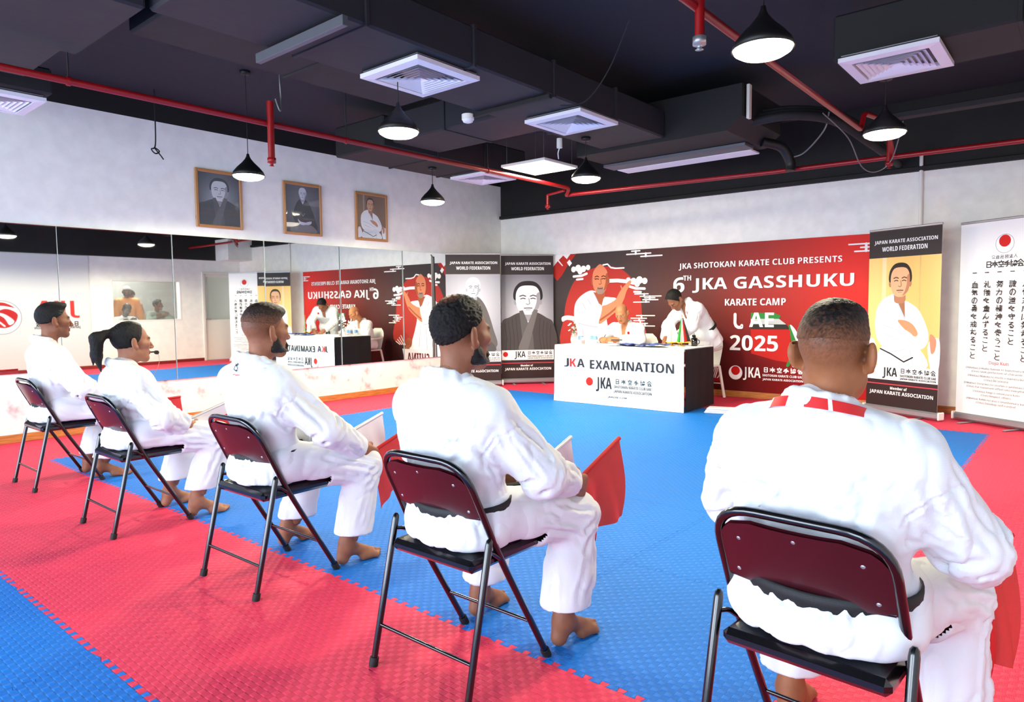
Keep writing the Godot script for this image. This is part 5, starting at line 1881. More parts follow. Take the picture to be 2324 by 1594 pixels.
func proto_hand(flat: bool) -> Dictionary:
	# right hand: wrist at the origin, fingers towards -z, back of the hand +y, thumb on -x
	var F := Field.new(Vector3(-0.085, -0.085, -0.2), Vector3(0.065, 0.05, 0.085), 0.0036)
	F.cone(Vector3(0, 0, 0.07), Vector3(0, 0, 0.0), 0.03, 0.026, 0.02)
	for k in 4:
		var x := -0.03 + 0.02 * k
		F.cone(Vector3(x * 0.6, 0.0, -0.01), Vector3(x, 0.004, -0.085), 0.021, 0.0145, 0.02)
	var ln := [0.92, 1.0, 0.95, 0.78]
	for k in 4:
		var x := -0.031 + 0.0205 * k
		var L: float = ln[k]
		var a := Vector3(x, 0.006, -0.088)
		if flat:
			var b := a + Vector3(0, -0.008, -0.04 * L)
			var c := b + Vector3(0, -0.02, -0.02 * L)
			var d := c + Vector3(0, -0.02, -0.008 * L)
			F.cone(a, b, 0.0105, 0.0092, 0.006)
			F.cone(b, c, 0.0092, 0.0084, 0.005)
			F.cone(c, d, 0.0084, 0.0074, 0.005)
		else:
			var b := a + Vector3(0, -0.016, -0.032 * L)
			var c := b + Vector3(0, -0.03 * L, 0.004)
			var d := c + Vector3(0, -0.008, 0.03 * L)
			F.cone(a, b, 0.0108, 0.0098, 0.006)
			F.cone(b, c, 0.0098, 0.009, 0.005)
			F.cone(c, d, 0.009, 0.0078, 0.005)
	var t0 := Vector3(-0.022, -0.008, -0.025)
	var t1 := Vector3(-0.05, -0.018, -0.058)
	F.cone(t0, t1, 0.017, 0.0125, 0.015)
	if flat:
		F.cone(t1, t1 + Vector3(-0.006, -0.012, -0.032), 0.0118, 0.0095, 0.006)
		F.cone(t1 + Vector3(-0.006, -0.012, -0.032), t1 + Vector3(0.0, -0.016, -0.055), 0.0095, 0.008, 0.005)
	else:
		F.cone(t1, t1 + Vector3(0.004, -0.02, -0.028), 0.0118, 0.01, 0.006)
		F.cone(t1 + Vector3(0.004, -0.02, -0.028), t1 + Vector3(0.03, -0.03, -0.042), 0.01, 0.0085, 0.005)
	return F.nets()


func proto_foot() -> Dictionary:
	# ankle above the origin, sole on y = 0, toes towards -z
	var F := Field.new(Vector3(-0.06, -0.012, -0.21), Vector3(0.06, 0.26, 0.075), 0.0046)
	F.cone(Vector3(0, 0.18, -0.004), Vector3(0, 0.095, 0.006), 0.037, 0.034, 0.02)
	F.cone(Vector3(0, 0.095, 0.008), Vector3(0, 0.034, 0.03), 0.035, 0.032, 0.03)
	F.cone(Vector3(0, 0.08, -0.005), Vector3(0, 0.03, -0.12), 0.034, 0.026, 0.03)
	F.cone(Vector3(-0.016, 0.022, -0.1), Vector3(-0.022, 0.02, -0.155), 0.024, 0.02, 0.02)
	F.cone(Vector3(0.018, 0.02, -0.08), Vector3(0.026, 0.017, -0.14), 0.022, 0.016, 0.02)
	F.ell(Vector3(0.031, 0.085, 0.012), Vector3(0.01, 0.013, 0.012), 0.012)
	F.ell(Vector3(-0.031, 0.09, 0.006), Vector3(0.01, 0.013, 0.012), 0.012)
	F.cone(Vector3(-0.024, 0.017, -0.165), Vector3(-0.022, 0.014, -0.192), 0.0135, 0.0115, 0.008)
	for k in 4:
		var x := -0.004 + 0.0135 * k
		F.cone(Vector3(x, 0.014, -0.158 + 0.008 * k), Vector3(x, 0.011, -0.184 + 0.012 * k), 0.009, 0.0078, 0.006)
	F.cut(Vector3(0, 0.001, 0), Vector3(0, -1, 0), 0.004)
	return F.nets()


# ---------------------------------------------------------------- a person
class Flesh:
	var v := PackedVector3Array()
	var c := PackedColorArray()
	var ix := PackedInt32Array()

	func add(d: Dictionary, t: Transform3D, col: Callable) -> void:
		var base := v.size()
		var src: PackedVector3Array = d.v
		for p in src:
			v.append(t * p)
			c.append(col.call(p))
		var si: PackedInt32Array = d.i
		for k in si:
			ix.append(base + k)


func hand_frame(at: Vector3, dir: Vector3, thumb: Vector3, right: bool) -> Transform3D:
	var z := -dir.normalized()
	var th := (thumb - z * thumb.dot(z)).normalized()
	var x := -th if right else th
	return Transform3D(Basis(x, z.cross(x), z), at)


func sleeve(F: Field, s: Vector3, e: Vector3, w: Vector3, rs: float, re: float, rw: float) -> void:
	F.cone(s, e, rs, re, 0.05)
	var d := (w - e).normalized()
	F.cone(e, w + d * 0.03, re, rw, 0.03)
	# ring folds where the sleeve bunches at the elbow
	var m := Vector3.ONE * (rw + 0.06)
	F.cut(w - d * 0.02, d, 0.006, w + d * 0.04 - m, w + d * 0.04 + m)


func wrinkle(d: Dictionary, amp: float, stretch: Vector3, sd: float) -> PackedVector3Array:
	var v: PackedVector3Array = d.v
	var n := normals_of(v, d.i)
	for i in v.size():
		var p := v[i] * stretch + Vector3.ONE * sd
		var a := folds.get_noise_3dv(p * 100.0)
		var b := folds.get_noise_3dv(p * 230.0 + Vector3(7, 3, 1) * 40.0)
		# sharp valleys between soft crests
		var r := pow(1.0 - minf(1.0, absf(a) * 1.6), 4.0)
		v[i] += n[i] * amp * (1.2 * a - 0.75 * r + 0.12 * b)
	d.v = v
	return normals_of(v, d.i)


func crease(d: Dictionary, lines: Array, gain: float) -> PackedVector3Array:
	# draws folds into a garment: each line is snapped to the surface, pressed in along it and raised beside it
	var v: PackedVector3Array = d.v
	var n := normals_of(v, d.i)
	var paths: Array = []
	for ln in lines:
		var pts := PackedVector3Array()
		for k in 6:
			var g: Vector3 = ln[0].lerp(ln[1], k / 5.0)
			var best := 1e9
			var at := g
			for i in range(0, v.size(), 3):
				var q := v[i].distance_squared_to(g)
				if q < best:
					best = q
					at = v[i]
			pts.append(at)
		var lo := pts[0]
		var hi := pts[0]
		for p in pts:
			lo = lo.min(p)
			hi = hi.max(p)
		var w: float = ln[2]
		paths.append([pts, lo - Vector3.ONE * w * 2.6, hi + Vector3.ONE * w * 2.6, w, float(ln[3]) * gain])
	for i in v.size():
		var p := v[i]
		var push := 0.0
		for e in paths:
			var lo: Vector3 = e[1]
			var hi: Vector3 = e[2]
			if p.x < lo.x or p.x > hi.x or p.y < lo.y or p.y > hi.y or p.z < lo.z or p.z > hi.z:
				continue
			var pts: PackedVector3Array = e[0]
			var best := 1e9
			var tt := 0.0
			for k in 5:
				var a := pts[k]
				var ab := pts[k + 1] - a
				var t := clampf((p - a).dot(ab) / maxf(ab.length_squared(), 1e-7), 0.0, 1.0)
				var q := p.distance_to(a + ab * t)
				if q < best:
					best = q
					tt = (k + t) / 5.0
			var u: float = best / e[3]
			if u < 2.5:
				var taper := sqrt(maxf(0.0, sin(PI * clampf(tt * 0.94 + 0.03, 0.0, 1.0))))
				var f := -pow(1.0 - u * u, 2.0) if u < 1.0 else 0.55 * sin(PI * (u - 1.0) / 1.5)
				push += f * taper * e[4]
		v[i] = p + n[i] * clampf(push, -0.016, 0.011)
	d.v = v
	return normals_of(v, d.i)


func jacket_lines(cfg: Dictionary) -> Array:
	var rng := RandomNumberGenerator.new()
	rng.seed = int(cfg.get("seed", 1.0) * 10.0)
	var out: Array = []
	var nk: Vector3 = cfg.neck
	var wa: Vector3 = cfg.waist
	var up := (nk - wa).normalized()
	var x: Vector3 = (cfg.sh[1] - cfg.sh[0]).normalized()
	var back := -up.cross(x).normalized()
	var L := (nk - wa).length()
	var B := func(u: float, t: float) -> Vector3: return wa + up * L * t + x * u + back * 0.22
	for k in 2:
		var s := -1.0 + 2.0 * k
		var ap: Vector3 = B.call(s * 0.155, 0.5)
		for q in [[0.05, 0.62], [0.03, 0.44], [0.07, 0.27], [0.12, 0.16]]:
			var e: Vector3 = B.call(s * (q[0] + rng.randf_range(-0.02, 0.02)), q[1] + rng.randf_range(-0.04, 0.04))
			out.append([ap.lerp(e, 0.06), ap.lerp(e, rng.randf_range(0.75, 1.0)), rng.randf_range(0.011, 0.017), rng.randf_range(0.006, 0.0095)])
		out.append([B.call(s * 0.07, 0.93), B.call(s * (0.115 + rng.randf_range(-0.02, 0.02)), 0.66), 0.016, 0.006])
		out.append([B.call(s * 0.185, 0.84), B.call(s * 0.14, 0.55), 0.012, 0.007])
		# sleeve: long folds from the shoulder, rings at the elbow, twists on the forearm
		var sh: Vector3 = cfg.sh[k]
		var el: Vector3 = cfg.el[k]
		var wr: Vector3 = cfg.wr[k]
		var ua := (el - sh).normalized()
		var o := (x * s - ua * ua.dot(x * s)).normalized()
		var bk := (back - ua * ua.dot(back)).normalized()
		var S := func(t: float, a: float) -> Vector3: return sh.lerp(el, t) + (o * cos(a) + bk * sin(a)) * 0.13
		for q in [[0.0, 0.15, 0.75], [0.55, 0.25, 0.95], [1.15, 0.1, 0.8], [1.75, 0.2, 0.9], [2.4, 0.15, 0.7]]:
			var a: float = q[0] + rng.randf_range(-0.15, 0.15)
			out.append([S.call(q[1], a), S.call(q[2], a + rng.randf_range(-0.5, 0.5)), rng.randf_range(0.01, 0.016), rng.randf_range(0.006, 0.009)])
		# shoulder seam
		out.append([S.call(0.3, -0.3), S.call(0.26, 1.2), 0.006, 0.004])
		out.append([S.call(0.26, 1.2), S.call(0.3, 2.6), 0.006, 0.004])
		var fa := (wr - el).normalized()
		var o2 := (x * s - fa * fa.dot(x * s)).normalized()
		var b2 := fa.cross(o2) * (1.0 if fa.cross(o2).dot(Vector3.UP + back) > 0.0 else -1.0)
		var W := func(t: float, a: float) -> Vector3: return el.lerp(wr, t) + (o2 * cos(a) + b2 * sin(a)) * 0.12
		for q in [[-0.12, 0.2, 1.5], [0.06, -0.2, 1.3], [0.22, 0.3, 1.7]]:
			out.append([W.call(q[0], q[1]), W.call(q[0] + rng.randf_range(-0.1, 0.1), q[2]), 0.012, 0.0085])
		for q in [[0.3, 0.9, 0.75, 0.3], [0.35, -0.3, 0.85, -0.6], [0.45, 1.6, 0.9, 1.2]]:
			out.append([W.call(q[0], q[1]), W.call(q[2], q[3]), 0.012, 0.0065])
	# blousing above the belt
	for k in 7:
		var u := -0.15 + 0.05 * k + rng.randf_range(-0.015, 0.015)
		out.append([B.call(u, 0.02), B.call(u + rng.randf_range(-0.04, 0.04), rng.randf_range(0.14, 0.3)), rng.randf_range(0.009, 0.014), rng.randf_range(0.005, 0.008)])
	# skirt below it
	for k in 5:
		var u := -0.16 + 0.08 * k + rng.randf_range(-0.02, 0.02)
		out.append([B.call(u, -0.06), B.call(u * 1.1 + rng.randf_range(-0.03, 0.03), -0.34), rng.randf_range(0.012, 0.018), 0.006])
	return out


func trouser_lines(cfg: Dictionary) -> Array:
	var rng := RandomNumberGenerator.new()
	rng.seed = int(cfg.get("seed", 1.0) * 10.0) + 3
	var out: Array = []
	for k in 2:
		var s := -1.0 + 2.0 * k
		var hp: Vector3 = cfg.hip[k]
		var kn: Vector3 = cfg.knee[k]
		var an: Vector3 = cfg.ankle[k]
		var o := Vector3(s * 0.16, 0.0, 0.0)
		for q in [[0.35, 0.06, 0.95, -0.02], [0.4, 0.0, 0.9, -0.06], [0.3, -0.05, 0.8, -0.09], [0.5, 0.1, 1.0, 0.06]]:
			out.append([hp.lerp(kn, q[0]) + o + Vector3(0, q[1], 0), hp.lerp(kn, q[2]) + o + Vector3(0, q[3], 0), rng.randf_range(0.011, 0.016), rng.randf_range(0.006, 0.009)])
		# behind the knee and down the shin
		out.append([kn + o + Vector3(0, -0.06, 0.08), kn + o + Vector3(0, 0.03, -0.04), 0.013, 0.009])
		out.append([kn + o + Vector3(0, -0.1, 0.07), kn + o + Vector3(0, -0.02, -0.06), 0.012, 0.008])
		for q in [[0.04, 0.05], [-0.02, -0.01], [-0.07, -0.05]]:
			out.append([kn + o + Vector3(0, -0.08, q[0]), an + o + Vector3(0, 0.06, q[1] + rng.randf_range(-0.02, 0.02)), rng.randf_range(0.012, 0.018), rng.randf_range(0.006, 0.009)])
		out.append([kn + Vector3(-s * 0.02, -0.08, 0.16), an + Vector3(0.0, 0.06, 0.16), 0.014, 0.007])
	return out


func jacket_of(cfg: Dictionary, cell: float) -> Dictionary:
	var sh: Array = cfg.sh
	var el: Array = cfg.el
	var wr: Array = cfg.wr
	var nk: Vector3 = cfg.neck
	var wa: Vector3 = cfg.waist
	var hp: Array = cfg.hip
	var g: float = cfg.get("girth", 1.0)
	var lo: Vector3 = nk
	var hi: Vector3 = nk
	for p in [sh[0], sh[1], el[0], el[1], wr[0], wr[1], wa, hp[0], hp[1]]:
		lo = lo.min(p)
		hi = hi.max(p)
	var F := Field.new(lo - Vector3(0.2, 0.2, 0.27), hi + Vector3(0.2, 0.14, 0.22), cell)
	var sv: Vector3 = (sh[1] - sh[0])
	var mid: Vector3 = (sh[0] + sh[1]) * 0.5
	var x := sv.normalized()
	var up := (nk - wa).normalized()
	var fwd := up.cross(x).normalized()
	var chest := wa.lerp(mid, 0.72)
	for s in [-1.0, 1.0]:
		F.cone(chest + x * s * 0.088 * g, wa + x * s * 0.07 * g, 0.116 * g, 0.1 * g, 0.05)
	F.cone(mid - x * 0.1, mid + x * 0.1, 0.084, 0.084, 0.06)
	for k in 2:
		var s := -1.0 + 2.0 * k
		F.cone(nk - up * 0.03 + x * s * 0.035, sh[k], 0.05, 0.074, 0.05)
		sleeve(F, sh[k], el[k], wr[k], 0.08, 0.078, cfg.get("cuff", 0.058))
	F.cone(nk - up * 0.035 - fwd * 0.012, chest, 0.068, 0.1, 0.04)
	# collar band round the neck
	var ring := PackedVector3Array()
	for k in 9:
		var a := lerpf(-2.2, 2.2, k / 8.0)
		ring.append(nk + up * (0.034 - 0.03 * (1.0 - cos(a))) + x * sin(a) * 0.074 - fwd * cos(a) * 0.07)
	for k in 8:
		F.cone(ring[k], ring[k + 1], 0.0125, 0.0125, 0.008)
		F.cone(ring[k] - up * 0.022 - fwd * 0.004, ring[k + 1] - up * 0.022 - fwd * 0.004, 0.017, 0.017, 0.015)
	if cfg.get("skirt", true):
		var hm: Vector3 = (hp[0] + hp[1]) * 0.5
		for s in [-1.0, 1.0]:
			F.cone(wa + x * s * 0.07 * g, hm + x * s * 0.085 * g, 0.1 * g, 0.122 * g, 0.03)
		var kn: Array = cfg.knee
		for k in 2:
			F.cone(hp[k], hp[k].lerp(kn[k], 0.4), 0.112, 0.1, 0.035)
		if cfg.get("seated", true):
			F.ell(hm + Vector3(0, -0.03, 0.02), Vector3(0.205 * g, 0.1, 0.155), 0.03)
			F.cut(Vector3(0, 0.462, 0), Vector3(0, -1, 0), 0.012)
		else:
			F.cone(hm - x * 0.08, hm - x * 0.08 - up * 0.16, 0.14, 0.14, 0.03)
			F.cone(hm + x * 0.08, hm + x * 0.08 - up * 0.16, 0.14, 0.14, 0.03)
			F.cut(hm - up * 0.18, -up, 0.012)
	if cfg.get("vneck", false):
		F.dent(nk + fwd * 0.055 + up * 0.02, chest + fwd * 0.125 * g - up * 0.06, 0.05, 0.012, 0.008)
	# creases: armpits, small of the back, elbows
	for k in 2:
		var s := -1.0 + 2.0 * k
		var ap: Vector3 = sh[k].lerp(chest, 0.35) - fwd * 0.1 - up * 0.03
		F.dent(ap + up * 0.07 + x * s * 0.03 - fwd * 0.015, ap - up * 0.05 - fwd * 0.015, 0.006, 0.012, 0.02)
		F.dent(ap - up * 0.01 - fwd * 0.02, ap - up * 0.12 - x * s * 0.07 - fwd * 0.03, 0.007, 0.004, 0.02)
		var ed: Vector3 = (wr[k] - sh[k]).normalized()
		var eo: Vector3 = el[k] - fwd * 0.085
		F.dent(eo + x * 0.05, eo - x * 0.05 + ed * 0.03, 0.008, 0.004, 0.02)
		F.dent(eo + x * 0.04 + ed * 0.06, eo - x * 0.06 + ed * 0.05, 0.006, 0.004, 0.02)
	return F.nets()


func trousers_of(cfg: Dictionary, cell: float) -> Dictionary:
	var hp: Array = cfg.hip
	var kn: Array = cfg.knee
	var an: Array = cfg.ankle
	var lo: Vector3 = hp[0]
	var hi: Vector3 = hp[0]
	for p in [hp[1], kn[0], kn[1], an[0], an[1]]:
		lo = lo.min(p)
		hi = hi.max(p)
	var F := Field.new(lo - Vector3(0.18, 0.1, 0.18), hi + Vector3(0.18, 0.16, 0.18), cell)
	F.cone(hp[0], hp[1], 0.12, 0.12, 0.04)
	var hem: float = cfg.get("hem", 0.15)
	for k in 2:
		F.cone(hp[k], kn[k], 0.118, 0.092, 0.03)
		var low: Vector3 = an[k]
		F.cone(kn[k], low, 0.09, 0.085, 0.03)
		F.cone(kn[k].lerp(low, 0.5), low + Vector3(0, 0.0, -0.012), 0.086, 0.09, 0.03)
	F.cut(Vector3(0, hem, 0), Vector3(0, -1, 0), 0.006)
	if cfg.get("seated", true):
		var m := Vector3(0.3, 0.2, 0.18)
		var c: Vector3 = (hp[0] + hp[1]) * 0.5 + Vector3(0, -0.1, 0)
		F.cut(Vector3(0, 0.463, 0), Vector3(0, -1, 0), 0.02, c - m, c + m)
	return F.nets()


func belt_of(cfg: Dictionary) -> ArrayMesh:
	var wa: Vector3 = cfg.waist
	var sv: Vector3 = cfg.sh[1] - cfg.sh[0]
	var x := sv.normalized()
	var up: Vector3 = (cfg.neck - wa).normalized()
	var fwd := up.cross(x).normalized()
	var g: float = cfg.get("girth", 1.0)
	var st := begin()
	st.set_smooth_group(0)
	var n := 40
	var base: Vector3 = wa - up * float(cfg.get("belt_drop", 0.03))
	for k in n:
		var q := []
		for kk in [k, k + 1]:
			var a: float = TAU * float(kk) / n
			var e := Vector2(cos(a) * 0.197 * g, sin(a) * 0.128 * g)
			# sags a little at the back
			var y := 0.006 * sin(a)
			for t in [[-0.02, 0.0], [-0.018, 0.006], [0.018, 0.006], [0.02, 0.0]]:
				var rr := Vector2(e.x + cos(a) * t[1], e.y + sin(a) * t[1])
				q.append(base + x * rr.x + fwd * rr.y + up * (t[0] + y))
		for t in 3:
			quad(st, q[t], q[t + 1], q[t + 5], q[t + 4])
	# knot and two short tails in front
	var f := base + fwd * 0.15 * g
	st.set_smooth_group(-1)
	add_box(st, f, Vector3(0.06, 0.045, 0.035), 0.012, Basis(x, up, x.cross(up)))
	if cfg.get("seated", true):
		for s in [-1.0, 1.0]:
			add_tube(st, smooth_path(PackedVector3Array([f, f + fwd * 0.05 + x * s * 0.04 - up * 0.02, f + fwd * 0.14 + x * s * 0.07 - up * 0.035, f + fwd * 0.2 + x * s * 0.08 - up * 0.09])), 0.013, 6)
	else:
		for s in [-1.0, 1.0]:
			add_tube(st, smooth_path(PackedVector3Array([f, f + x * s * 0.03 - Vector3(0, 0.1, 0), f + x * s * 0.04 - Vector3(0, 0.24, 0)])), 0.013, 6)
	return done(st)


func hair_of(style: String) -> Dictionary:
	var lo := Vector3(-0.11, -0.1, -0.13)
	var hi := Vector3(0.11, 0.165, 0.15)
	if style == "pony":
		lo = Vector3(-0.11, -0.2, -0.12)
		hi = Vector3(0.11, 0.15, 0.26)
	var F := Field.new(lo, hi, 0.0048)
	var c := Vector3(0, 0.035, 0.015)
	var r := Vector3(0.075, 0.088, 0.098)
	match style:
		"short":
			F.ell(c + Vector3(0, 0.004, 0), r + Vector3(0.006, 0.012, 0.007), 0.01)
			F.ell(Vector3(0, 0.105, -0.035), Vector3(0.062, 0.032, 0.07), 0.02)
			F.cut(Vector3(0, 0.078, -0.075), Vector3(0, -0.8, -0.6).normalized(), 0.008)
			F.cut(Vector3(0, -0.02, 0.06), Vector3(0, -0.95, 0.0).normalized(), 0.01)
			F.cut(Vector3(0, 0.0, -0.02), Vector3(0, -0.45, -0.9).normalized(), 0.01)
		"fade", "buzz":
			var t := 0.012 if style == "fade" else 0.007
			F.ell(c + Vector3(0, 0.002, 0), r + Vector3(0.0025, t, 0.0025), 0.01)
			F.ell(Vector3(0, 0.088, -0.015), Vector3(0.06, 0.04, 0.085), 0.02)
			F.cut(Vector3(0, 0.075, -0.075), Vector3(0, -0.85, -0.55).normalized(), 0.008)
			F.cut(Vector3(0, 0.04 if style == "fade" else 0.035, 0.06), Vector3(0, -1, 0.1).normalized(), 0.006)
		"curly":
			F.ell(c + Vector3(0, 0.004, 0), r + Vector3(0.009, 0.011, 0.01), 0.01)
			F.cut(Vector3(0, 0.082, -0.07), Vector3(0, -0.8, -0.6).normalized(), 0.01)
			F.cut(Vector3(0, -0.052, 0.08), Vector3(0, -1, 0.1).normalized(), 0.012)
			F.cut(Vector3(0, -0.005, -0.01), Vector3(0, -0.35, -0.93).normalized(), 0.012)
		"pony":
			F.ell(c, r + Vector3(0.007, 0.008, 0.009), 0.01)
			F.cut(Vector3(0, 0.07, -0.078), Vector3(0, -0.7, -0.7).normalized(), 0.01)
			F.cut(Vector3(0, -0.055, 0.05), Vector3(0, -0.95, 0.3).normalized(), 0.01)
			F.cut(Vector3(0, -0.0, -0.018), Vector3(0, -0.3, -0.95).normalized(), 0.012)
			F.cone(Vector3(0, 0.06, 0.105), Vector3(0, 0.055, 0.15), 0.03, 0.02, 0.02)
			F.cone(Vector3(0, 0.055, 0.15), Vector3(0, 0.03, 0.195), 0.022, 0.036, 0.02)
			F.cone(Vector3(0, 0.03, 0.195), Vector3(0, -0.07, 0.2), 0.038, 0.03, 0.02)
			F.cone(Vector3(0.005, -0.07, 0.2), Vector3(0.015, -0.165, 0.185), 0.028, 0.004, 0.015)
			F.cone(Vector3(-0.01, -0.06, 0.21), Vector3(-0.02, -0.13, 0.215), 0.02, 0.003, 0.012)
		"full":
			F.ell(c + Vector3(0, 0.008, 0), r + Vector3(0.012, 0.018, 0.014), 0.01)
			F.ell(Vector3(0, 0.09, -0.06), Vector3(0.066, 0.04, 0.05), 0.02)
			F.cut(Vector3(0, 0.058, -0.085), Vector3(0, -0.75, -0.66).normalized(), 0.01)
			F.cut(Vector3(0, -0.04, 0.08), Vector3(0, -1, 0.1).normalized(), 0.012)
			F.cut(Vector3(0, -0.012, -0.015), Vector3(0, -0.35, -0.93).normalized(), 0.012)
		"cap":
			F.ell(c + Vector3(0, 0.012, 0.0), r + Vector3(0.008, 0.012, 0.006), 0.01)
			F.cut(Vector3(0, 0.06, -0.08), Vector3(0, -1, -0.1).normalized(), 0.006)
		"beard":
			for s in [-1.0, 1.0]:
				F.cone(Vector3(s * 0.06, -0.03, -0.005), Vector3(s * 0.055, -0.065, -0.01), 0.014, 0.026, 0.012)
				F.cone(Vector3(s * 0.052, -0.068, -0.012), Vector3(s * 0.02, -0.106, -0.066), 0.029, 0.028, 0.02)
				F.cone(Vector3(s * 0.008, -0.053, -0.099), Vector3(s * 0.026, -0.068, -0.088), 0.005, 0.007, 0.008)
				F.cone(Vector3(s * 0.026, -0.068, -0.088), Vector3(s * 0.022, -0.09, -0.08), 0.008, 0.012, 0.01)
			F.cone(Vector3(-0.015, -0.105, -0.076), Vector3(0.015, -0.105, -0.076), 0.026, 0.026, 0.015)
	var d := F.nets()
	if style != "cap":
		var v: PackedVector3Array = d.v
		var n := normals_of(v, d.i)
		var amp := 0.0022
		if style == "curly":
			amp = 0.0045
		elif style == "pony":
			amp = 0.0028
		for i in v.size():
			var q := v[i] * (Vector3(1, 0.35, 1) if style == "pony" else Vector3.ONE)
			v[i] += n[i] * amp * grain.get_noise_3dv(q * 900.0)
		d.v = v
	return d


func head_color(cfg: Dictionary) -> Callable:
	var skin: Color = cfg.skin.srgb_to_linear()
	var hair: Color = cfg.get("hair_col", Color(0.05, 0.045, 0.045)).srgb_to_linear()
	var fade: float = cfg.get("fade", 0.0)
	var stubble: float = cfg.get("stubble", 0.0)
	return func(p: Vector3) -> Color:
		var c := skin
		var g := grain.get_noise_3dv(p * 2600.0)
		c = c * (1.0 + 0.1 * grain.get_noise_3dv(p * 300.0))
		if p.z < -0.085 and absf(p.x) < 0.024 and p.y < -0.054 and p.y > -0.079:
			c = c.lerp(Color(skin.r * 0.8, skin.g * 0.45, skin.b * 0.45), 0.7)
		if p.z < -0.07 and absf(p.x) > 0.014 and absf(p.x) < 0.052 and p.y > 0.019 and p.y < 0.03:
			c = c.lerp(hair, 0.75)
		if p.z < -0.083 and absf(absf(p.x) - 0.031) < 0.011 and absf(p.y - 0.001) < 0.0065:
			c = Color(0.02, 0.015, 0.012) if absf(absf(p.x) - 0.031) < 0.006 else Color(0.6, 0.57, 0.54)
		if fade > 0.0 and p.z > -0.045 - maxf(0.0, 0.05 - p.y) * -1.0:
			var side := absf(p.x) > 0.085
			if not side and p.y > -0.075:
				var t := smoothstep(-0.065, 0.085, p.y) * fade
				c = c.lerp(hair, clampf(t * (0.75 + 0.6 * g), 0.0, 0.95))
		if stubble > 0.0 and p.z < 0.0 and p.y < -0.035 and p.y > -0.13:
			c = c.lerp(hair, clampf(stubble * (0.6 + 0.8 * g), 0.0, 0.9))
		c.a = 1.0
		return c


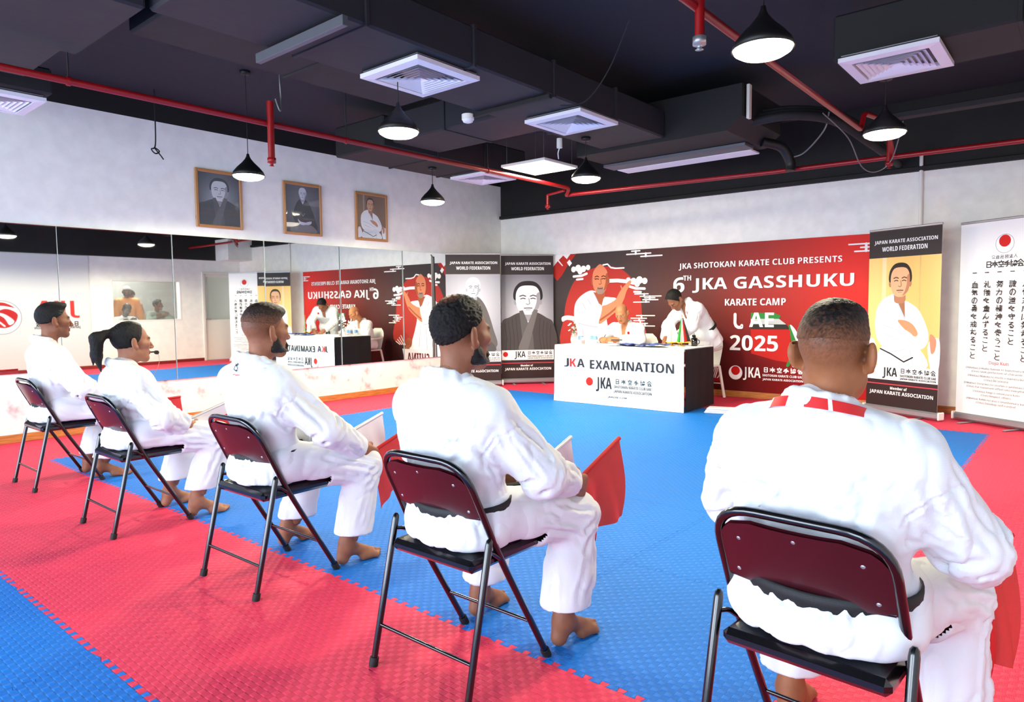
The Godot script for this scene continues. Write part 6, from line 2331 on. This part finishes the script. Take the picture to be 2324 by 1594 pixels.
func person(cfg: Dictionary) -> Node3D:
	var o := thing("person", cfg.label, "person", cfg.at, cfg.get("turn", 0.0), cfg.get("group", ""))
	var skin: Color = cfg.skin.srgb_to_linear()
	var hb := Basis.from_euler(Vector3(cfg.get("hpitch", 0.0), cfg.get("hyaw", 0.0), cfg.get("hroll", 0.0)))
	var hs: float = cfg.get("hsize", 1.0)
	var ht := Transform3D(hb.scaled(Vector3.ONE * hs), cfg.head)
	var B := Flesh.new()
	B.add(P_head, ht, head_color(cfg))
	var plain := func(p: Vector3) -> Color:
		var c := skin * (1.0 + 0.12 * grain.get_noise_3dv(p * 240.0))
		c.a = 1.0
		return c
	# trunk and limbs under the clothes, joined to head, hands and feet
	var lo: Vector3 = cfg.head
	var hi: Vector3 = cfg.head
	for key in ["sh", "el", "wr", "hip", "knee", "ankle"]:
		for p in cfg[key]:
			lo = lo.min(p)
			hi = hi.max(p)
	var C := Field.new(lo - Vector3.ONE * 0.12, hi + Vector3.ONE * 0.12, 0.02)
	var nk: Vector3 = cfg.neck
	var wa: Vector3 = cfg.waist
	C.cone(ht * Vector3(0, -0.12, 0.035), nk - (nk - wa).normalized() * 0.05, 0.053 * hs, 0.045, 0.03)
	C.cone(nk - (nk - wa).normalized() * 0.08, wa, 0.08, 0.085, 0.04)
	if cfg.get("vneck", false):
		var sx: Vector3 = (cfg.sh[1] - cfg.sh[0]).normalized() * 0.06
		var cm: Vector3 = wa.lerp((cfg.sh[0] + cfg.sh[1]) * 0.5, 0.72)
		C.cone(cm - sx, cm + sx, 0.1, 0.1, 0.04)
	for k in 2:
		C.cone(nk - (nk - wa).normalized() * 0.06, cfg.sh[k], 0.055, 0.05, 0.03)
		C.cone(cfg.sh[k], cfg.el[k], 0.047, 0.038, 0.02)
		C.cone(cfg.el[k], cfg.wr[k], 0.038, 0.029, 0.02)
		C.cone(wa, cfg.hip[k], 0.085, 0.085, 0.03)
		C.cone(cfg.hip[k], cfg.knee[k], 0.07, 0.042, 0.02)
		var fa: Vector3 = cfg.ankle[k]
		C.cone(cfg.knee[k] + Vector3(0, -0.03, -0.01), fa, 0.04, 0.036, 0.01)
	B.add(C.nets(), Transform3D.IDENTITY, plain)
	var flat: Array = cfg.get("flat", [false, false])
	for k in 2:
		var dir: Vector3 = cfg.wr[k] - cfg.el[k]
		if cfg.has("hand_dir"):
			dir = cfg.hand_dir[k]
		var th: Vector3 = cfg.thumb[k] if cfg.has("thumb") else Vector3(0, 1, -0.3)
		var pr: Dictionary = (P_flat_r if flat[k] else P_grip_r) if k == 1 else (P_flat_l if flat[k] else P_grip_l)
		var hf := hand_frame(cfg.wr[k] + dir.normalized() * 0.01, dir, th, k == 1)
		B.add(pr, hf, plain)
	if cfg.get("feet", true):
		for k in 2:
			var ft := Transform3D(Basis(Vector3.UP, cfg.foot_yaw[k]), cfg.foot[k])
			B.add(P_foot, ft, plain)
	part("body", array_mesh(B.v, B.ix, normals_of(B.v, B.ix), B.c), M.skin, o)
	var cell: float = cfg.get("cell", 0.012)
	var sd: float = cfg.get("seed", 1.0)
	var J := jacket_of(cfg, cell)
	var jn := wrinkle(J, cfg.get("fold", 0.0065), Vector3(1.35, 0.42, 1.1), sd)
	if cfg.get("creases", 1.0) > 0.0:
		jn = crease(J, jacket_lines(cfg), cfg.get("creases", 1.0))
	part("jacket", array_mesh(J.v, J.i, jn), cfg.get("jacket", M.gi), o)
	if cfg.get("legs", true):
		var T := trousers_of(cfg, cell)
		var tn := wrinkle(T, cfg.get("fold", 0.0065) * 0.9, Vector3(1.1, 0.9, 0.7), sd + 5.0)
		if cfg.get("creases", 1.0) > 0.0:
			tn = crease(T, trouser_lines(cfg), cfg.get("creases", 1.0))
		part("trousers", array_mesh(T.v, T.i, tn), cfg.get("trousers", M.trousers), o)
	if cfg.get("belt", true):
		part("belt", belt_of(cfg), M.belt, o)
	for style in cfg.get("hair", []):
		var H := hair_of(style)
		var hv := PackedVector3Array()
		var hc := PackedColorArray()
		var col: Color = cfg.get("hair_col", Color(0.05, 0.045, 0.045)).srgb_to_linear()
		var crown: bool = cfg.get("thin_crown", false) and style == "curly"
		if style == "cap":
			col = Color(0.9, 0.88, 0.84).srgb_to_linear()
		for p in H.v:
			hv.append(ht * p)
			var c := col * (1.0 + 0.5 * grain.get_noise_3dv(p * 700.0))
			if style == "buzz" or style == "fade":
				var ft := smoothstep(-0.065, 0.085, p.y) * float(cfg.get("fade", 1.0))
				c = skin.lerp(c, clampf(ft * (0.75 + 0.6 * grain.get_noise_3dv(p * 2600.0)) + smoothstep(0.05, 0.1, p.y) * 0.4, 0.0, 1.0))
			if crown:
				var t := 1.0 - clampf((p - Vector3(-0.005, 0.125, 0.055)).length() / 0.05, 0.0, 1.0)
				c = c.lerp(skin * 0.85, clampf(t * (1.1 + 1.2 * grain.get_noise_3dv(p * 1500.0)), 0.0, 0.85))
			c.a = 1.0
			hc.append(c)
		part("beard" if style == "beard" else ("cap" if style == "cap" else "hair"), array_mesh(hv, H.i, normals_of(hv, H.i), hc), M.hair, o)
	return o


func lr(x: float, y: float, z: float) -> Array:
	return [Vector3(-x, y, z), Vector3(x, y, z)]


func judge(k: int, over: Dictionary) -> Node3D:
	var cfg := {
		"at": Vector3(JUDGE_X[k], 0, JUDGE_Z[k]), "group": "", "turn": JUDGE_TURN[k],
		"head": Vector3(0.0, 1.15, 0.02), "neck": Vector3(0, 1.03, 0.055), "waist": Vector3(0, 0.61, 0.01), "belt_drop": 0.015,
		"sh": lr(0.18, 0.915, 0.04), "el": lr(0.285, 0.705, -0.09), "wr": [Vector3(-0.05, 0.63, -0.27), Vector3(0.25, 0.625, -0.31)],
		"hip": lr(0.1, 0.54, 0.0), "knee": lr(0.2, 0.475, -0.4), "ankle": lr(0.205, 0.13, -0.33),
		"foot": lr(0.2, 0.0, -0.32), "foot_yaw": [0.12, -0.12], "seed": 1.0 + k * 3.7,
	}
	cfg.merge(over, true)
	grips.append([])
	for s in 2:
		var dir: Vector3 = (cfg.wr[s] - cfg.el[s]).normalized()
		var th: Vector3 = cfg.thumb[s] if cfg.has("thumb") else Vector3(0, 1, -0.3)
		var hf := hand_frame(cfg.wr[s] + dir * 0.01, dir, th, s == 1)
		grips[k].append(cfg.at + Basis(Vector3.UP, cfg.turn) * (hf * Vector3(0, -0.03, -0.085)))
	return person(cfg)


func build_people() -> void:
	grain = FastNoiseLite.new()
	grain.seed = 4
	grain.frequency = 0.1
	grain.fractal_octaves = 2
	folds = FastNoiseLite.new()
	folds.seed = 11
	folds.noise_type = FastNoiseLite.TYPE_SIMPLEX_SMOOTH
	folds.frequency = 0.055
	folds.fractal_octaves = 2
	P_head = proto_head()
	P_grip_r = proto_hand(false)
	P_grip_l = mirrored(P_grip_r)
	P_flat_r = proto_hand(true)
	P_flat_l = mirrored(P_flat_r)
	P_foot = proto_foot()
	judge(0, {"label": "man in white karate uniform at the far left, seen in profile", "skin": Color(0.5, 0.31, 0.22), "hair": ["short"], "stubble": 0.35, "fade": 0.75,
		"head": Vector3(0.02, 1.185, -0.01), "el": lr(0.28, 0.7, -0.09), "wr": [Vector3(-0.03, 0.58, -0.27), Vector3(0.21, 0.575, -0.37)], "neck": Vector3(0.0, 1.05, 0.045), "sh": lr(0.18, 0.93, 0.035), "ankle": [Vector3(-0.14, 0.13, -0.27), Vector3(0.12, 0.13, -0.27)],
		"foot": [Vector3(-0.15, 0, -0.25), Vector3(0.11, 0, -0.25)], "foot_yaw": [0.5, -0.45], "cell": 0.01})
	judge(1, {"label": "woman in white karate uniform with a black ponytail, whistle in her mouth", "skin": Color(0.6, 0.4, 0.3), "hair": ["pony"], "hair_col": Color(0.07, 0.055, 0.05), "hsize": 0.96,
		"head": Vector3(0.0, 1.07, -0.01), "neck": Vector3(0.0, 0.955, 0.05), "sh": lr(0.16, 0.845, 0.03), "girth": 0.92, "el": lr(0.25, 0.65, -0.06),
		"wr": [Vector3(-0.03, 0.58, -0.2), Vector3(0.21, 0.57, -0.21)], "foot": [Vector3(-0.195, 0, -0.275), Vector3(0.165, 0, -0.28)], "ankle": [Vector3(-0.2, 0.15, -0.3), Vector3(0.17, 0.15, -0.3)], "hem": 0.17, "cell": 0.0095})
	judge(2, {"label": "bearded man in white karate uniform with faded haircut, middle of the row", "skin": Color(0.55, 0.35, 0.25), "hair": ["fade", "beard"], "hair_col": Color(0.055, 0.045, 0.045), "fade": 0.8,
		"head": Vector3(0.03, 1.155, 0.01), "wr": [Vector3(-0.03, 0.61, -0.3), Vector3(0.24, 0.565, -0.36)], "el": lr(0.285, 0.7, -0.13),
		"foot": [Vector3(-0.29, 0, -0.28), Vector3(0.19, 0, -0.3)], "ankle": [Vector3(-0.27, 0.13, -0.31), Vector3(0.195, 0.13, -0.32)], "knee": [Vector3(-0.24, 0.475, -0.4), Vector3(0.2, 0.475, -0.4)], "cell": 0.0085})
	judge(3, {"label": "man in white karate uniform with thinning crown and black belt, second from right", "skin": Color(0.52, 0.33, 0.235), "hair": ["curly", "beard"], "hair_col": Color(0.05, 0.045, 0.045), "thin_crown": true, "fade": 0.5,
		"head": Vector3(0.035, 1.165, 0.02), "hyaw": -0.1, "foot": [Vector3(-0.215, 0, -0.325), Vector3(0.2, 0, -0.335)], "cell": 0.0078, "girth": 1.04, "fold": 0.0075})
	judge(4, {"label": "nearest man in white karate uniform, seen from behind with a red lanyard", "skin": Color(0.58, 0.36, 0.23), "hair": ["buzz"], "hair_col": Color(0.055, 0.05, 0.05), "fade": 0.9,
		"head": Vector3(0.015, 1.14, 0.0), "wr": [Vector3(-0.05, 0.63, -0.27), Vector3(0.28, 0.62, -0.27)], "cell": 0.0075, "girth": 1.08, "cuff": 0.07, "fold": 0.0075})
	build_table_people()


func build_table_people() -> void:
	# bald man writing at the table, facing the room
	person({"label": "bald older man in white karate uniform writing at the table", "vneck": true, "at": Vector3(2.92, 0, 0.62), "turn": PI, "skin": Color(0.7, 0.46, 0.31), "hair_col": Color(0.45, 0.36, 0.3), "fade": 0.25,
		"head": Vector3(-0.02, 1.15, -0.28), "hpitch": -0.55, "hyaw": 0.2, "neck": Vector3(0, 1.0, -0.12), "waist": Vector3(0, 0.63, 0.0), "sh": lr(0.19, 0.93, -0.12), "el": [Vector3(-0.3, 0.79, -0.26), Vector3(0.36, 0.8, -0.28)],
		"wr": [Vector3(-0.06, 0.795, -0.44), Vector3(0.17, 0.795, -0.48)], "thumb": [Vector3(1, 0.4, 0), Vector3(-1, 0.5, 0)], "flat": [true, false], "hip": lr(0.1, 0.545, 0.02), "knee": lr(0.17, 0.475, -0.38), "ankle": lr(0.17, 0.13, -0.34),
		"foot": lr(0.17, 0, -0.33), "foot_yaw": [0.1, -0.1], "seed": 31.0, "cell": 0.015, "cuff": 0.06})
	# standing man bending over the right end of the table
	person({"label": "black-haired man in white karate uniform standing bent over the table", "vneck": true, "at": Vector3(3.98, 0, 0.68), "turn": PI * 0.84, "skin": Color(0.52, 0.33, 0.235), "hair": ["full"], "hair_col": Color(0.04, 0.035, 0.035), "seated": false, "skirt": true,
		"head": Vector3(0.03, 1.315, -0.36), "hpitch": -0.95, "hyaw": 0.1, "neck": Vector3(0.0, 1.27, -0.22), "waist": Vector3(0, 0.98, 0.02), "sh": [Vector3(-0.18, 1.2, -0.18), Vector3(0.18, 1.2, -0.18)],
		"el": [Vector3(-0.25, 0.98, -0.32), Vector3(0.25, 0.98, -0.32)], "wr": [Vector3(-0.12, 0.82, -0.46), Vector3(0.1, 0.82, -0.46)], "flat": [true, true], "thumb": [Vector3(1, 0.3, 0), Vector3(-1, 0.3, 0)],
		"hip": lr(0.09, 0.88, 0.04), "knee": lr(0.1, 0.5, 0.0), "ankle": lr(0.1, 0.12, 0.03), "foot": lr(0.1, 0, 0.03), "foot_yaw": [0.15, -0.15], "seed": 44.0, "cell": 0.016, "hem": 0.13, "cuff": 0.065, "girth": 1.12})
	var cot := func(c: Color) -> StandardMaterial3D: return mk(c, 0.8)
	# people behind the viewing window
	var base := {"turn": PI / 2, "skirt": false, "belt": false, "legs": true, "feet": true, "cell": 0.02, "creases": 0.0, "fold": 0.004, "cuff": 0.05, "foot_yaw": [0.1, -0.1]}
	var sit := {"head": Vector3(0, 1.24, -0.05), "neck": Vector3(0, 1.09, 0.02), "waist": Vector3(0, 0.7, 0.02), "sh": lr(0.19, 1.01, 0.0), "el": lr(0.28, 0.86, -0.2), "wr": [Vector3(-0.02, 0.98, -0.3), Vector3(0.02, 0.96, -0.27)],
		"hip": lr(0.1, 0.6, 0.02), "knee": lr(0.15, 0.55, -0.4), "ankle": lr(0.15, 0.13, -0.36), "foot": lr(0.15, 0, -0.35), "flat": [true, true], "thumb": [Vector3(0, 1, 0), Vector3(0, 1, 0)], "trousers": mk(Color(0.15, 0.16, 0.2), 0.8)}
	var stand := {"seated": false, "head": Vector3(0, 1.68, -0.02), "neck": Vector3(0, 1.53, 0.02), "waist": Vector3(0, 1.08, 0.0), "sh": lr(0.2, 1.45, 0.0), "el": lr(0.27, 1.16, 0.0), "wr": lr(0.27, 0.92, -0.1), "hip": lr(0.1, 0.95, 0.0), "knee": lr(0.11, 0.5, 0.0), "ankle": lr(0.11, 0.12, 0.02), "foot": lr(0.11, 0, 0.02), "trousers": mk(Color(0.2, 0.2, 0.22), 0.8)}
	var list := [
		[sit, {"label": "man in white shirt with bowed head behind the viewing window", "at": Vector3(9.4, 0, 2.5), "skin": Color(0.3, 0.18, 0.13), "hair": ["full"], "jacket": cot.call(Color(0.86, 0.86, 0.88)), "hpitch": -0.7, "head": Vector3(0, 1.26, -0.14), "seed": 61.0}],
		[stand, {"label": "bearded man with white cap and orange shirt behind the viewing window", "at": Vector3(9.75, 0, 2.3), "skin": Color(0.42, 0.26, 0.18), "hair": ["beard", "cap"], "jacket": cot.call(Color(0.85, 0.55, 0.3)), "seed": 72.0}],
		[sit, {"label": "dark-haired man in grey shirt with crossed arms behind the viewing window", "at": Vector3(9.5, 0.12, 1.72), "skin": Color(0.42, 0.27, 0.2), "hair": ["full"], "jacket": cot.call(Color(0.5, 0.54, 0.5)), "hyaw": -0.7, "seed": 83.0}],
		[stand, {"label": "person with dark hair standing half hidden behind the man with the cap", "at": Vector3(10.3, -0.08, 2.02), "skin": Color(0.4, 0.25, 0.18), "hair": ["full"], "jacket": cot.call(Color(0.7, 0.5, 0.36)), "hyaw": 1.2, "seed": 94.0}],
	]
	for e in list:
		var cfg := base.duplicate()
		cfg.merge(e[0], true)
		cfg.merge(e[1], true)
		cfg.group = "people behind the viewing window"
		person(cfg)


# ---------------------------------------------------------------- small things
func surface_point(m: Mesh, at: Vector3, dir: Vector3) -> Array:
	# outermost vertex along dir near the line through at: [point, normal]
	var arr := m.surface_get_arrays(0)
	var v: PackedVector3Array = arr[Mesh.ARRAY_VERTEX]
	var n: PackedVector3Array = arr[Mesh.ARRAY_NORMAL]
	var best := -1e9
	var out := [at, dir]
	for i in v.size():
		var d := v[i] - at
		var off := (d - dir * d.dot(dir)).length()
		if off < 0.02 and d.dot(dir) > best:
			best = d.dot(dir)
			out = [v[i], n[i]]
	return out


func patch(p: Node3D, at: Vector3, dir: Vector3, ink: Ink, called: String) -> void:
	var j: MeshInstance3D = p.get_node("jacket")
	var s := surface_point(j.mesh, at, dir)
	var z: Vector3 = s[1]
	var x := Vector3.UP.cross(z).normalized()
	var o := part(called, ink.mesh(), M.print_matte, p)
	o.transform = Transform3D(Basis(x, z.cross(x), z), s[0] + z * 0.004)


func bottle(at: Vector3, label: String) -> void:
	var b := thing("water_bottle", label, "bottle", at, 0.0, "water bottles on the table")
	part("body", lathe(PackedVector2Array([Vector2(0.0, 0.0), Vector2(0.031, 0.0), Vector2(0.032, 0.08), Vector2(0.029, 0.09), Vector2(0.032, 0.1), Vector2(0.031, 0.15), Vector2(0.012, 0.19), Vector2(0.012, 0.2)]), 14), M.bottle, b)
	part("cap", lathe(PackedVector2Array([Vector2(0.014, 0.195), Vector2(0.014, 0.215), Vector2(0.0, 0.215)]), 12, true), M.white_plastic, b)
	part("label_band", lathe(PackedVector2Array([Vector2(0.0328, 0.05), Vector2(0.0328, 0.1)]), 14), mk(Color(0.45, 0.62, 0.8), 0.4), b)


func sheet(size: Vector2, wave: float, sd: float) -> ArrayMesh:
	var st := begin()
	st.set_smooth_group(0)
	var n := 8
	for i in n:
		for j in n:
			var q := []
			for d in [[0, 0], [1, 0], [1, 1], [0, 1]]:
				var u := float(i + d[0]) / n - 0.5
				var v := float(j + d[1]) / n - 0.5
				q.append(Vector3(u * size.x, 0.002 + wave * (1.0 + sin(u * 7.0 + sd) * cos(v * 6.0 + sd * 2.0)), v * size.y))
			quad(st, q[0], q[1], q[2], q[3])
	return done(st)


func table_flag(at: Vector3, bands: Array, label: String, turn: float) -> void:
	var f := thing("table_flag", label, "flag", at, turn, "small flags standing on the table")
	part("base", lathe(PackedVector2Array([Vector2(0.0, 0.02), Vector2(0.01, 0.018), Vector2(0.04, 0.008), Vector2(0.042, 0.0), Vector2(0.0, 0.0)]), 16), mk(Color(0.75, 0.55, 0.2), 0.3, 0.8), f)
	part("pole", rod(Vector3(0, 0.01, 0), Vector3(0, 0.36, 0), 0.004, 8), mk(Color(0.8, 0.62, 0.25), 0.3, 0.8), f)
	part("finial", lathe(PackedVector2Array([Vector2(0.0, 0.39), Vector2(0.006, 0.375), Vector2(0.003, 0.36), Vector2(0.0, 0.36)]), 8), mk(Color(0.8, 0.62, 0.25), 0.3, 0.8), f)
	# cloth falls from the top in a cone of folds; each colour a band of it
	for k in bands.size():
		var st := begin()
		st.set_smooth_group(0)
		var n := 10
		var m := 10
		for i in n:
			for j in m:
				var q := []
				for d in [[0, 0], [0, 1], [1, 1], [1, 0]]:
					var u := (float(k) + float(i + d[0]) / n) / bands.size()
					var v := float(j + d[1]) / m
					var w := 0.012 + 0.075 * v
					q.append(Vector3((u - 0.35) * w * 2.0, 0.35 - 0.3 * v, 0.012 * sin(u * 14.0) * v + 0.006))
				quad(st, q[0], q[1], q[2], q[3])
		part("cloth_band", done(st), bands[k], f)
	part("fringe", tube(smooth_path(PackedVector3Array([Vector3(-0.062, 0.055, 0.01), Vector3(-0.03, 0.04, 0.02), Vector3(0.02, 0.045, 0.0), Vector3(0.07, 0.05, 0.018), Vector3(0.115, 0.055, 0.006)])), 0.008, 8), mk(Color(0.85, 0.62, 0.12), 0.5), f)


func build_small() -> void:
	var ty := 0.7455
	# bottles, vase and glass at the left end of the table
	bottle(Vector3(2.62, ty, 1.12), "water bottle on the left end of the table, standing furthest back")
	bottle(Vector3(2.54, ty, 1.3), "water bottle on the left end of the table, nearest the vase")
	bottle(Vector3(2.72, ty, 1.22), "water bottle on the table nearest the writing man")
	var vs := thing("flower_vase", "glass vase with white blossoms on the left end of the table", "vase", Vector3(2.53, ty, 1.44))
	part("vase", lathe(PackedVector2Array([Vector2(0.0, 0.0), Vector2(0.035, 0.0), Vector2(0.05, 0.05), Vector2(0.042, 0.1), Vector2(0.03, 0.13), Vector2(0.036, 0.15)]), 18), M.bottle, vs)
	var rng := RandomNumberGenerator.new()
	rng.seed = 5
	var petal := mk(Color(0.94, 0.93, 0.92), 0.6)
	var bloom := begin()
	bloom.set_smooth_group(-1)
	for k in 6:
		var a := TAU * k / 6
		var o := Vector3(cos(a), 0.35, sin(a)) * 0.022
		var t := Vector3(-sin(a), 0, cos(a)) * 0.011
		quad(bloom, Vector3.ZERO, o * 0.6 + t, o, o * 0.6 - t)
	var bm := done(bloom)
	for k in 16:
		var p := Vector3(rng.randf_range(-0.06, 0.06), rng.randf_range(0.15, 0.3), rng.randf_range(-0.06, 0.06))
		part("stem", rod(Vector3(p.x * 0.2, 0.08, p.z * 0.2), p, 0.002, 5), mk(Color(0.2, 0.35, 0.15), 0.6), vs)
		part("blossom", bm, petal, vs, p, Vector3(rng.randf_range(-0.7, 0.7), rng.randf_range(0, TAU), rng.randf_range(-0.7, 0.7)))
	var gl := thing("drinking_glass", "small glass with a red drink beside the vase", "glass", Vector3(2.66, ty, 1.42))
	part("glass", lathe(PackedVector2Array([Vector2(0.0, 0.0), Vector2(0.024, 0.0), Vector2(0.03, 0.09)]), 16), M.bottle, gl)
	part("drink", lathe(PackedVector2Array([Vector2(0.0, 0.004), Vector2(0.022, 0.004), Vector2(0.0265, 0.05), Vector2(0.0, 0.05)]), 16), mk(Color(0.5, 0.08, 0.08), 0.2), gl)
	# papers and folders
	var k := 0
	for p in [[2.9, 1.5, 0.3, 0.21, 0.2], [3.12, 1.42, 0.3, 0.21, -0.3], [3.25, 1.55, 0.28, 0.2, 0.1]]:
		var s := single("paper_sheet", sheet(Vector2(p[2], p[3]), 0.002, k), M.paper, Vector3(p[0], ty + 0.001 * k, p[1]), ["white paper sheet on the table before the writing man, left one", "white paper sheet lying under the writing man's hand", "white paper sheet next to the blue folders"][k], "paper", "papers on the table")
		s.rotation.y = p[4]
		k += 1
	k = 0
	for p in [[3.42, 1.52, 0.2], [3.6, 1.56, -0.25], [3.72, 1.48, 0.4], [3.83, 1.58, 0.05]]:
		var s := single("document_folder", sheet(Vector2(0.3, 0.22), 0.015, k * 1.7), M.blue_folder if k != 2 else mk(Color(0.12, 0.14, 0.2), 0.3), Vector3(p[0], ty + 0.004 + 0.004 * k, p[1]), ["glossy blue folder at the left of the pile on the table", "glossy blue folder in the middle of the pile", "dark folder lying across the blue pile", "glossy blue folder nearest the table flags"][k], "folder", "folders piled on the table")
		s.rotation.y = p[2]
		k += 1
	var ph := thing("phone", "black phone in the writing man's left hand", "phone", Vector3(3.03, ty + 0.05, 1.16), 0.3)
	part("case", box(Vector3(0.15, 0.01, 0.075), 0.004), M.black_gloss, ph)
	part("screen", box(Vector3(0.135, 0.001, 0.066), 0.0, Vector3(0, 0.0055, 0)), M.black, ph)
	single("pen", rod(Vector3(2.79, ty + 0.01, 1.2), Vector3(2.83, ty + 0.12, 1.12), 0.004, 8), M.black, Vector3.ZERO, "dark pen in the writing man's right hand", "pen")
	table_flag(Vector3(3.86, ty, 1.24), [mk(Color(0.93, 0.9, 0.84), 0.7)], "small white table flag with gold fringe", 0.2)
	table_flag(Vector3(4.0, ty, 1.24), [mk(Color(0.1, 0.55, 0.15), 0.7), mk(Color(0.92, 0.92, 0.9), 0.7), mk(Color(0.75, 0.08, 0.08), 0.7), mk(Color(0.05, 0.05, 0.05), 0.7)], "small green, white, red and black table flag with gold fringe", 0.5)
	var mug := thing("black_mug", "black mug at the right end of the table", "mug", Vector3(4.12, ty, 1.14))
	part("cup", lathe(PackedVector2Array([Vector2(0.0, 0.0), Vector2(0.036, 0.0), Vector2(0.038, 0.1), Vector2(0.034, 0.1), Vector2(0.032, 0.01), Vector2(0.0, 0.01)]), 18), M.black_gloss, mug)
	part("handle", tube(smooth_path(PackedVector3Array([Vector3(0.036, 0.08, 0), Vector3(0.062, 0.07, 0), Vector3(0.062, 0.035, 0), Vector3(0.036, 0.025, 0)])), 0.005, 6), M.black_gloss, mug)
	# on the floor beside the table
	var tw := thing("folded_towel", "folded white towel on the mats right of the table", "towel", Vector3(4.6, 0, 1.46), 0.25)
	for i in 3:
		part("fold", box(Vector3(0.34 - 0.015 * i, 0.022, 0.2 - 0.012 * i), 0.01, Vector3(0.006 * i, 0.012 + 0.021 * i, 0.004 * i)), M.gi, tw)
	var cb := single("clipboard_sheet", sheet(Vector2(0.32, 0.2), 0.0015, 2.0), mk(Color(0.62, 0.62, 0.66), 0.4), Vector3(4.5, 0.001, 1.17), "grey plastic sheet on the mats behind the folded towel", "sheet")
	cb.rotation.y = 0.1
	# whistle in the ponytailed judge's mouth
	var hd := Vector3(JUDGE_X[1] + 0.0, 1.07, JUDGE_Z[1] - 0.01)
	var wh := thing("whistle", "black whistle between the ponytailed judge's lips", "whistle", hd + Vector3(0, -0.063, -0.1))
	part("mouthpiece", box(Vector3(0.016, 0.008, 0.03), 0.002, Vector3(0, 0, -0.012)), M.black, wh)
	part("chamber", tube(PackedVector3Array([Vector3(-0.009, -0.004, -0.036), Vector3(0.009, -0.004, -0.036)]), 0.012, 14), M.black, wh)
	part("cord", tube(smooth_path(PackedVector3Array([Vector3(0, -0.012, -0.046), Vector3(0, -0.06, -0.05), Vector3(0.005, -0.11, -0.03), Vector3(0.0, -0.16, 0.0)])), 0.0015, 5), mk(Color(0.85, 0.55, 0.5), 0.6), wh)
	# marks on the jackets
	var j3: Node3D = get_node("person_002")
	var mk3 := Ink.new()
	mk3.line([-0.012, 0.03, 0.008, 0.036, 0.016, 0.02, -0.004, 0.012, -0.014, -0.004, 0.004, -0.012, 0.014, 0.002, 0.0, 0.02], 0.004, Color(0.1, 0.1, 0.12))
	mk3.line([-0.02, -0.03, -0.008, -0.026], 0.004, Color(0.8, 0.3, 0.3))
	mk3.line([-0.002, -0.03, 0.02, -0.028], 0.004, Color(0.8, 0.3, 0.3))
	patch(j3, Vector3(-0.02, 0.955, 0.05), Vector3(0, 0.2, 1).normalized(), mk3, "back_mark")
	for nm in ["person_005", "person_006"]:
		var q: Node3D = get_node(nm)
		var dot := Ink.new()
		dot.ell(0, 0, 0.02, 0.02, Color(0.75, 0.08, 0.08), 16)
		patch(q, Vector3(-0.1, 0.86 if nm == "person_005" else 1.13, -0.15), Vector3(0, 0.1, -1).normalized(), dot, "chest_mark")
	build_lanyard()


func build_lanyard() -> void:
	# red ribbon round the collar of the nearest judge
	var p: Node3D = get_node("person_004")
	var nk := Vector3(0, 1.03, 0.055)
	var red := mk(Color(0.8, 0.08, 0.1), 0.5)
	var wht := mk(Color(0.95, 0.95, 0.95), 0.5)
	var n := 44
	var cuts := [0.0, 0.2, 0.235, 0.4, 0.5, 0.64, 0.675, 1.0]
	for c in cuts.size() - 1:
		var st := begin()
		st.set_smooth_group(0)
		var i0 := int(cuts[c] * n)
		var i1 := maxi(i0 + 1, int(cuts[c + 1] * n))
		for i in range(i0, i1):
			var q := []
			for ii in [i, i + 1]:
				var a := lerpf(-1.9, 1.9, float(ii) / n)
				var r := 0.09 + 0.012 * absf(a)
				var b := nk + Vector3(sin(a) * r, 0.006 - 0.03 * (1.0 - cos(a)), cos(a) * r)
				var o := Vector3(sin(a), 0.9, cos(a)).normalized()
				q.append(b - Vector3(0, 0.012, 0) + o * 0.004 + Vector3(sin(a), 0, cos(a)) * 0.006)
				q.append(b + Vector3(0, 0.012, 0) + o * 0.004 - Vector3(sin(a), 0, cos(a)) * 0.004)
			quad(st, q[0], q[1], q[3], q[2])
		part("lanyard_ribbon", done(st), wht if c in [1, 3, 5] else red, p)
